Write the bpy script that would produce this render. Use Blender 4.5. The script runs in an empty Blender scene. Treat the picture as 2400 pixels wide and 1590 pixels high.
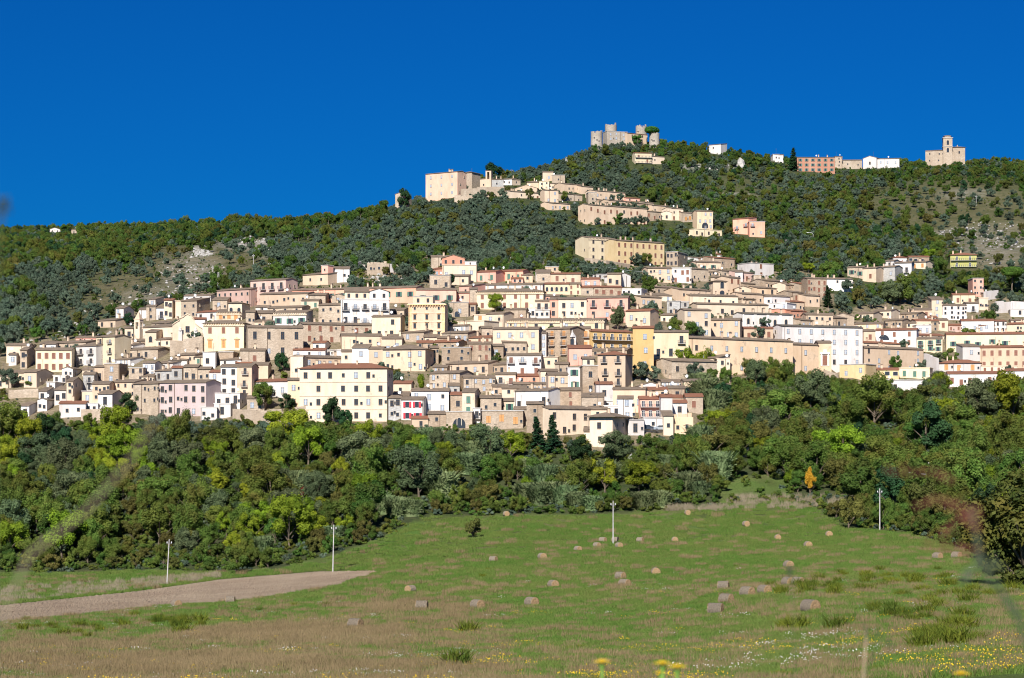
import bpy, math, random
import numpy as np
from mathutils import Vector, Matrix, noise
random.seed(7); rng = np.random.default_rng(7)
SC = bpy.context.scene
COL = SC.collection
# ------------------------------------------------------------------ camera, sky, sun, exposure
F = 4983.0; YH = 1060.0                     # focal length in photo pixels, eye-level row of the photo
cam = bpy.data.cameras.new("camera"); camo = bpy.data.objects.new("camera", cam); COL.objects.link(camo)
cam.sensor_width = 23.6; cam.lens = 49.0; cam.shift_y = (YH-795)/2400.0
cam.clip_start = 0.2; cam.clip_end = 20000
camo.location = (0,0,0); camo.rotation_euler = (math.pi/2,0,0)
cam.dof.use_dof = True; cam.dof.focus_distance = 620; cam.dof.aperture_fstop = 5.0
SC.camera = camo
SUN_EL = math.radians(36); SUN_X, SUN_Y = -0.22, -0.975
w = bpy.data.worlds.new("World"); SC.world = w; w.use_nodes = True
wn = w.node_tree.nodes; wl = w.node_tree.links
bg = wn["Background"]; sky = wn.new("ShaderNodeTexSky"); sky.sky_type = 'NISHITA'; sky.sun_disc = False
sky.sun_elevation = SUN_EL; sky.sun_rotation = math.atan2(SUN_X, SUN_Y)
sky.altitude = 300; sky.air_density = 1.0; sky.dust_density = 0.5; sky.ozone_density = 4.0
hs = wn.new("ShaderNodeHueSaturation"); hs.inputs["Hue"].default_value = 0.5; hs.inputs["Saturation"].default_value = 1.05; hs.inputs["Value"].default_value = 1.0
mx = wn.new("ShaderNodeMix"); mx.data_type="RGBA"; mx.blend_type="MULTIPLY"; mx.inputs[0].default_value=1; mx.inputs[7].default_value=(0.012,0.41,1.0,1)
wl.new(sky.outputs[0], hs.inputs["Color"]); wl.new(hs.outputs[0], mx.inputs[6]); wl.new(mx.outputs[2], bg.inputs[0]); bg.inputs[1].default_value = 0.038
sl = bpy.data.lights.new("sun", 'SUN'); sl.energy = 4.4; sl.angle = math.radians(0.5); sl.color = (1.0,0.95,0.88)
so = bpy.data.objects.new("sun", sl); COL.objects.link(so)
sv = Vector((SUN_X, SUN_Y, 0)).normalized()*math.cos(SUN_EL) + Vector((0,0,math.sin(SUN_EL)))
so.rotation_euler = sv.to_track_quat('Z','Y').to_euler(); so.location = (0,0,300)
SC.view_settings.view_transform = 'Standard'; SC.view_settings.look = 'None'; SC.view_settings.gamma = 1
SC.view_settings.exposure = 0.8
SC.cycles.filter_width = 1.1
# ------------------------------------------------------------------ helpers
def tag(o, label=None, cat=None, group=None, kind=None):
    if label: o["label"] = label
    if cat: o["category"] = cat
    if group: o["group"] = group
    if kind: o["kind"] = kind
    return o
def empty(name, loc, rz=0):
    o = bpy.data.objects.new(name, None); o.location = loc; o.rotation_euler = (0,0,rz); o.empty_display_size = 0.5
    COL.objects.link(o); return o
def meshobj(name, me, parent=None, loc=None, rot=None, scale=None):
    o = bpy.data.objects.new(name, me); COL.objects.link(o)
    if parent: o.parent = parent
    if loc is not None: o.location = loc
    if rot is not None: o.rotation_euler = rot
    if scale is not None: o.scale = scale
    return o
class MB:
    def __init__(s): s.v=[]; s.f=[]; s.m=[]
    def poly(s, pts, m=0):
        n=len(s.v); s.v+= [tuple(p) for p in pts]; s.f.append(tuple(range(n,n+len(pts)))); s.m.append(m)
    def box(s, x0,x1,y0,y1,z0,z1, m=0):
        n=len(s.v)
        s.v += [(x0,y0,z0),(x1,y0,z0),(x1,y1,z0),(x0,y1,z0),(x0,y0,z1),(x1,y0,z1),(x1,y1,z1),(x0,y1,z1)]
        for q in ((0,3,2,1),(4,5,6,7),(0,1,5,4),(1,2,6,5),(2,3,7,6),(3,0,4,7)): s.f.append(tuple(n+i for i in q)); s.m.append(m)
    def tube(s, pts, r0, r1=None, k=6, m=0, cap=True):
        r1 = r0 if r1 is None else r1; n0=len(s.v); N=len(pts)
        for i,p in enumerate(pts):
            p=Vector(p); a=Vector(pts[max(i-1,0)]); b=Vector(pts[min(i+1,N-1)]); t=(b-a).normalized()
            u = t.cross(Vector((0,1,0.01))); 
            if u.length<1e-3: u=Vector((1,0,0))
            u.normalize(); v=t.cross(u); r=r0+(r1-r0)*i/max(N-1,1)
            for j in range(k):
                an=2*math.pi*j/k; s.v.append(tuple(p+u*math.cos(an)*r+v*math.sin(an)*r))
        for i in range(N-1):
            for j in range(k):
                a=n0+i*k+j; b=n0+i*k+(j+1)%k; s.f.append((a,b,b+k,a+k)); s.m.append(m)
        if cap:
            s.f.append(tuple(n0+j for j in reversed(range(k)))); s.m.append(m)
            s.f.append(tuple(n0+(N-1)*k+j for j in range(k))); s.m.append(m)
    def lathe(s, prof, k=20, m=0, c=(0,0)):
        n0=len(s.v)
        for (r,z) in prof:
            for j in range(k):
                an=2*math.pi*j/k; s.v.append((c[0]+r*math.cos(an), c[1]+r*math.sin(an), z))
        for i in range(len(prof)-1):
            for j in range(k):
                a=n0+i*k+j; b=n0+i*k+(j+1)%k; s.f.append((a,b,b+k,a+k)); s.m.append(m)
        s.f.append(tuple(n0+(len(prof)-1)*k+j for j in range(k))); s.m.append(m)
    def mesh(s, name, mats):
        me = bpy.data.meshes.new(name); me.from_pydata(s.v, [], s.f)
        for m in (mats if isinstance(mats,(list,tuple)) else [mats]): me.materials.append(m)
        if any(s.m): me.polygons.foreach_set("material_index", s.m)
        me.update(); return me
    def build(s, name, mats, parent=None, loc=None, rot=None, scale=None):
        return meshobj(name, s.mesh(name, mats), parent, loc, rot, scale)
# ------------------------------------------------------------------ terrain: heights at real distances
CTRL = {   # photo column : (photo row of the ground, distance in metres)
 0:   [(1600,110),(1500,200),(1450,270),(1400,360),(1350,455),(1200,505),(1000,580),(900,620),(800,690),(700,830),(600,1050),(548,1400)],
 300: [(1600,107),(1500,195),(1430,285),(1385,380),(1338,462),(1180,505),(1000,570),(900,610),(800,660),(720,760),(600,1000),(536,1400)],
 600: [(1600,104),(1500,185),(1420,275),(1360,395),(1330,440),(1180,490),(1000,560),(900,600),(800,640),(700,720),(660,780),(600,950),(525,1300)],
 800: [(1600,102),(1500,175),(1420,260),(1340,405),(1300,430),(1150,490),(1000,555),(900,592),(800,640),(700,700),(650,760),(600,900),(510,1180)],
 950: [(1600,101),(1500,170),(1420,245),(1320,385),(1235,455),(1120,500),(1000,550),(900,590),(800,640),(700,700),(650,760),(600,900),(520,1010),(478,1090)],
 1100:[(1600,100),(1500,167),(1420,238),(1305,380),(1206,480),(1100,515),(1000,548),(900,590),(800,640),(700,705),(650,760),(600,890),(520,1000),(448,1110),(435,1150)],
 1200:[(1600,100),(1500,165),(1420,235),(1300,380),(1205,480),(1100,512),(1000,545),(900,587),(800,640),(700,710),(650,765),(600,890),(520,1000),(440,1120),(402,1200)],
 1400:[(1600,99),(1500,160),(1420,225),(1350,305),(1277,405),(1205,482),(1100,505),(1030,525),(900,582),(800,635),(700,712),(650,775),(618,940),(540,1020),(480,1090),(400,1200),(334,1280)],
 1600:[(1600,97),(1500,152),(1420,208),(1350,290),(1277,395),(1200,482),(1100,505),(1010,532),(900,592),(800,645),(700,740),(640,860),(600,950),(530,1060),(420,1200),(341,1290)],
 1800:[(1600,94),(1500,142),(1420,185),(1350,275),(1277,385),(1195,470),(1100,510),(1000,565),(900,645),(800,685),(700,775),(640,875),(560,1030),(450,1180),(372,1310)],
 2000:[(1600,90),(1500,130),(1435,160),(1350,260),(1290,355),(1240,430),(1180,470),(1080,520),(960,610),(900,680),(800,735),(700,810),(640,890),(560,1040),(450,1180),(395,1330)],
 2200:[(1600,85),(1500,122),(1420,165),(1350,255),(1290,345),(1240,410),(1150,465),(1040,530),(940,630),(890,695),(800,760),(700,845),(640,900),(560,1045),(450,1180),(382,1330)],
 2400:[(1600,80),(1500,115),(1420,165),(1370,225),(1320,290),(1240,390),(1130,455),(1020,540),(920,660),(880,700),(800,765),(700,850),(620,930),(560,1040),(450,1180),(385,1330)]}
PXG = np.arange(-1500, 3901, 20.0)
DG = np.concatenate([np.array([-40,-10,0,3,6,10,15,22,32,45,60,75]), np.arange(90,130,4), np.arange(130,1420,7), np.array([1440,1500,1600,1800,2200,3000,4500,7000])]).astype(float)
def _colz(px):
    cs = CTRL[px]; d=[c[1] for c in cs]; z=[(YH-c[0])/F*c[1] for c in cs]
    dr, zr = d[-1], z[-1]
    dd = [-40,4,8,20,60]+d+[dr+60,dr+300,dr+1200,7000]; zz=[-0.8,-0.8,-1.25,-2.7,-7.4]+z+[zr-3,zr-60,zr-120,-60]
    return np.interp(DG, dd, zz)
_k = sorted(CTRL); _C = np.array([_colz(k) for k in _k])
ZT = np.array([[np.interp(min(max(p,0),2400), _k, _C[:,j]) for j in range(len(DG))] for p in PXG])
def _smooth(A, ax, n):
    for _ in range(n):
        B=A.copy(); s=[slice(None)]*2; a=[slice(None)]*2; b=[slice(None)]*2
        s[ax]=slice(1,-1); a[ax]=slice(0,-2); b[ax]=slice(2,None)
        B[tuple(s)] = 0.5*A[tuple(s)]+0.25*(A[tuple(a)]+A[tuple(b)]); A=B
    return A
ZT = _smooth(ZT, 0, 12)
ZT[:, 22:-8] = _smooth(ZT, 1, 5)[:, 22:-8]
def zpd(px, d):
    i = (px-PXG[0])/20.0; i=min(max(i,0),len(PXG)-1.001); i0=int(i); fi=i-i0
    j = np.searchsorted(DG, d)-1; j=min(max(j,0),len(DG)-2); fj=(d-DG[j])/(DG[j+1]-DG[j]); fj=min(max(fj,0),1)
    return float((ZT[i0,j]*(1-fi)+ZT[i0+1,j]*fi)*(1-fj)+(ZT[i0,j+1]*(1-fi)+ZT[i0+1,j+1]*fi)*fj)
def gz(x, y): return zpd(1200+x/max(y,1)*F, y)
DS = np.arange(84, 1440, 2.0)
ZT0 = ZT
def zpd0(px, d):
    i = (px-PXG[0])/20.0; i=min(max(i,0),len(PXG)-1.001); i0=int(i); fi=i-i0
    j = np.searchsorted(DG, d)-1; j=min(max(j,0),len(DG)-2); fj=(d-DG[j])/(DG[j+1]-DG[j]); fj=min(max(fj,0),1); Z=ZT0
    return float((Z[i0,j]*(1-fi)+Z[i0+1,j]*fi)*(1-fj)+(Z[i0,j+1]*(1-fi)+Z[i0+1,j+1]*fi)*fj)
def dist_at(px, py):
    """distance at which the ground seen in column px reaches row py (first hit)"""
    prev=None
    for d in DS:
        r = YH - zpd0(px,d)*F/d
        if r <= py:
            if prev is None: return d
            return d-2*(py-r)/(prev-r+1e-6)
        prev=r
    best=min(DS, key=lambda d: YH - zpd0(px,d)*F/d); return float(best)
def at(px, py, d=None):
    d = d or dist_at(px,py); return Vector(((px-1200)/F*d, d, zpd(px,d)))
def row_of(px,d): return YH - zpd(px,d)*F/d
# ------------------------------------------------------------------ materials
def newmat(name):
    m = bpy.data.materials.new(name); m.use_nodes=True; nt=m.node_tree; return m, nt, nt.nodes["Principled BSDF"]
def N(nt, t, **k):
    n = nt.nodes.new(t)
    for a,b in k.items(): setattr(n,a,b)
    return n
def noise_fac(nt, scale, detail=4, rough=0.6, coord='Object', sx=(1,1,1), lo=0.35, hi=0.65):
    if coord=='World': src=N(nt,"ShaderNodeNewGeometry").outputs["Position"]
    else: src=N(nt,"ShaderNodeTexCoord").outputs[coord]
    mp=N(nt,"ShaderNodeMapping"); mp.inputs["Scale"].default_value=sx; nt.links.new(src,mp.inputs[0])
    n=N(nt,"ShaderNodeTexNoise"); n.inputs["Scale"].default_value=scale; n.inputs["Detail"].default_value=detail; n.inputs["Roughness"].default_value=rough
    nt.links.new(mp.outputs[0],n.inputs[0])
    r=N(nt,"ShaderNodeMapRange"); r.inputs[1].default_value=lo; r.inputs[2].default_value=hi; nt.links.new(n.outputs[0],r.inputs[0])
    return r.outputs[0]
def mix(nt, fac, a, b, mode='MIX'):
    m=N(nt,"ShaderNodeMix"); m.data_type='RGBA'; m.blend_type=mode
    for s,i in ((fac,0),(a,6),(b,7)):
        if hasattr(s,'is_linked'): nt.links.new(s,m.inputs[i])
        elif i==0: m.inputs[0].default_value=s
        else: m.inputs[i].default_value=(*s,1)
    return m.outputs[2]
def mul(nt,a,b,op='MULTIPLY'):
    m=N(nt,"ShaderNodeMath"); m.operation=op
    for s,i in ((a,0),(b,1)):
        if hasattr(s,'is_linked'): nt.links.new(s,m.inputs[i])
        else: m.inputs[i].default_value=s
    return m.outputs[0]
def bump(nt, bs, h, strength=0.5, dist=0.1):
    b=N(nt,"ShaderNodeBump"); b.inputs["Strength"].default_value=strength; b.inputs["Distance"].default_value=dist
    nt.links.new(h,b.inputs["Height"]); nt.links.new(b.outputs[0],bs.inputs["Normal"])
def simple(name, col, rough=0.7, metal=0, var=0.15, scale=1.5):
    m,nt,bs=newmat(name); bs.inputs["Roughness"].default_value=rough; bs.inputs["Metallic"].default_value=metal
    c=mix(nt, noise_fac(nt,scale), tuple(x*(1-var) for x in col), tuple(min(1,x*(1+var)) for x in col))
    nt.links.new(c,bs.inputs["Base Color"]); return m
def wallmat(name, col, stone):
    m,nt,bs=newmat(name); bs.inputs["Roughness"].default_value=0.9; bs.inputs["Specular IOR Level"].default_value=0.2
    rnd=N(nt,"ShaderNodeObjectInfo").outputs["Random"]
    d=tuple(x*0.80 for x in col); l=tuple(min(.92,x*1.09) for x in col)
    c=mix(nt,rnd,d,l)
    dirt=tuple(x*k for x,k in zip(col,(0.60,0.54,0.47)))
    c=mix(nt, mul(nt,noise_fac(nt,0.35,6,0.7,'World',(1,1,0.35),0.42,0.78), .8 if stone else .62), c, dirt)       # rain stains
    c=mix(nt, mul(nt,noise_fac(nt,0.16,5,0.65,'World',(1,1,1),0.52,0.62), .45 if stone else .28), c, tuple(.55*q+.45*r for q,r in zip(col,(.66,.58,.48))))      # patched render
    if not stone: c=mix(nt, mul(nt,noise_fac(nt,0.22,7,0.75,'World',(1,1,.8),0.60,0.64),.6), c, (.40,.31,.23))      # bare masonry where render fell off
    if stone:
        src=N(nt,"ShaderNodeNewGeometry").outputs["Position"]; v=N(nt,"ShaderNodeTexVoronoi"); v.inputs["Scale"].default_value=2.1
        mp=N(nt,"ShaderNodeMapping"); mp.inputs["Scale"].default_value=(1,1,1.9); nt.links.new(src,mp.inputs[0]); nt.links.new(mp.outputs[0],v.inputs[0])
        bw=N(nt,"ShaderNodeSeparateColor"); nt.links.new(v.outputs["Color"],bw.inputs[0])
        c=mix(nt, mul(nt,bw.outputs[0],0.5), c, tuple(x*0.45 for x in col)); bump(nt,bs,v.outputs["Distance"],0.5,0.08)
    else: bump(nt,bs,noise_fac(nt,3,5,0.6,'World'),0.25,0.04)
    nt.links.new(c,bs.inputs["Base Color"]); return m
PAL = dict(W=(.72,.69,.66),C=(.71,.58,.44),B=(.63,.48,.35),S=(.52,.42,.32),T=(.43,.33,.24),P=(.80,.42,.33),R=(.58,.40,.34),L=(.56,.45,.44),
           Y=(.68,.46,.20),I=(.70,.46,.34),K=(.74,.62,.43),O=(.76,.56,.38),G=(.48,.47,.45),E=(.52,.26,.18),A=(.82,.40,.28),Z=(.48,.47,.16),N=(.60,.56,.54),D=(.55,.16,.07),M=(.68,.52,.29),Q=(.60,.47,.34),F=(.42,.37,.31))
STONE=set('STGF'); WM={k:wallmat('plaster_'+k if k not in STONE else 'stone_'+k, v, k in STONE) for k,v in PAL.items()}
def roofmat(name,c1,c2,c3):
    m,nt,bs=newmat(name); bs.inputs["Roughness"].default_value=0.9; bs.inputs["Specular IOR Level"].default_value=0.15
    c=mix(nt,noise_fac(nt,0.5,6,0.7,'World'),c1,c2); c=mix(nt,noise_fac(nt,3.5,3,0.7,'World',(1,1,1),0.5,0.7),c,c3)
    rnd=N(nt,"ShaderNodeObjectInfo").outputs["Random"]; c=mix(nt,mul(nt,rnd,0.35),c,c3)
    wv=N(nt,"ShaderNodeTexWave"); wv.inputs["Scale"].default_value=1.6; wv.inputs["Distortion"].default_value=0.4
    tc=N(nt,"ShaderNodeTexCoord"); nt.links.new(tc.outputs["Object"],wv.inputs[0])
    c=mix(nt,mul(nt,wv.outputs[1],0.35),c,tuple(x*0.5 for x in c1)); bump(nt,bs,wv.outputs[1],0.6,0.08)
    nt.links.new(c,bs.inputs["Base Color"]); return m
RM={'b':roofmat('weathered_tile',(.20,.15,.11),(.33,.25,.18),(.15,.125,.10)),'r':roofmat('red_tile',(.27,.115,.07),(.34,.16,.10),(.20,.11,.075)),
    'k':roofmat('grey_tile',(.13,.115,.095),(.19,.165,.13),(.10,.09,.075))}
M_GLASS_SHADE=simple('dark_glass',(.035,.04,.05),.15); M_PALE=simple('pale_pane',(.26,.30,.36),.3); M_SUR=simple('window_surround',(.50,.41,.31),.8)
M_GRN=simple('green_shutter',(.06,.16,.12),.6); M_BRN=simple('brown_shutter',(.20,.08,.05),.6); M_ORG=simple('wood_shutter',(.50,.24,.08),.6); M_RED=simple('red_shutter',(.55,.02,.04),.5)
M_WHT=simple('white_paint',(.78,.78,.78),.5); M_IRON=simple('iron',(.08,.08,.09),.5); M_CONC=simple('concrete',(.46,.44,.42),.85); M_BLUE=simple('blue_cloth',(.05,.25,.40),.8)
M_STN=WM['S']; M_TRIM=simple('cornice_stone',(.62,.50,.36),.85); M_WOOD=simple('dark_wood',(.10,.06,.035),.8); M_OTRIM=simple('ochre_trim',(.74,.48,.26),.85)
def leafmat(name, dark, light, tr=0.30, third=None):
    m,nt,bs=newmat(name); bs.inputs["Roughness"].default_value=0.7; bs.inputs["Specular IOR Level"].default_value=0.18
    oi=N(nt,"ShaderNodeObjectInfo")
    c=mix(nt,noise_fac(nt,0.6,4,0.7,'World',(1,1,1),0.36,0.66),dark,light)
    if third: c=mix(nt,mul(nt,noise_fac(nt,0.22,2,0.5,'World',(1,1,1),0.50,0.66),0.7),c,third)
    h=N(nt,"ShaderNodeHueSaturation"); r=N(nt,"ShaderNodeMapRange"); r.inputs[3].default_value=0.475; r.inputs[4].default_value=0.53
    nt.links.new(oi.outputs["Random"],r.inputs[0]); nt.links.new(r.outputs[0],h.inputs["Hue"])
    r2=N(nt,"ShaderNodeMapRange"); r2.inputs[3].default_value=0.78; r2.inputs[4].default_value=1.28
    fr=mul(nt,oi.outputs["Random"],7.31); fr=mul(nt,fr,1.0,'FRACT'); nt.links.new(fr,r2.inputs[0]); nt.links.new(r2.outputs[0],h.inputs["Value"])
    nt.links.new(c,h.inputs["Color"]); nt.links.new(h.outputs[0],bs.inputs["Base Color"])
    t=N(nt,"ShaderNodeBsdfTranslucent"); nt.links.new(h.outputs[0],t.inputs[0]); ms=N(nt,"ShaderNodeMixShader"); ms.inputs[0].default_value=tr
    nt.links.new(bs.outputs[0],ms.inputs[1]); nt.links.new(t.outputs[0],ms.inputs[2]); nt.links.new(ms.outputs[0],nt.nodes["Material Output"].inputs[0]); return m
LM=dict(olive=leafmat('olive_leaves',(.050,.080,.052),(.130,.175,.115),.2), oak=leafmat('oak_leaves',(.062,.122,.020),(.150,.220,.044),.42,(.10,.105,.022)),
        lime=leafmat('locust_leaves',(.13,.19,.014),(.31,.37,.03),.42), mid=leafmat('ash_leaves',(.085,.140,.022),(.205,.260,.052),.45,(.15,.13,.03)),
        brown=leafmat('autumn_leaves',(.090,.095,.022),(.185,.180,.045),.35), gold=leafmat('poplar_leaves',(.50,.32,.02),(.68,.48,.05),.35),
        dark=leafmat('evergreen_leaves',(.012,.042,.014),(.035,.085,.028),.15), reed=leafmat('reed_leaves',(.10,.15,.06),(.23,.28,.13),.3),
        pine=leafmat('pine_needles',(.030,.085,.010),(.085,.17,.025),.2), red=leafmat('red_leaves',(.12,.02,.015),(.22,.05,.03),.3),
        hazel=leafmat('hazel_leaves',(.045,.065,.012),(.17,.17,.035),.3,(.20,.14,.03)),
        grey=leafmat('ilex_leaves',(.058,.085,.038),(.140,.175,.078),.25))
M_BARK=simple('bark',(.13,.10,.07),.9,0,.3,3); M_DEAD=simple('pale_twigs',(.24,.20,.13),.9)
# region: x0, y0, zoom of the enlarged photo window in which the numbers below were measured
REG={'0':(0,0,1),'1':(0,680,4.9),'2':(400,600,3.92),'3':(800,580,3.733),'4':(1200,580,3.267),'5':(1500,560,4.356),'6':(1900,560,4.356),'7':(900,380,4.734),'8':(1300,260,4.125),'9':(1800,300,3.945),'R':(0,380,2.63)}
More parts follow.
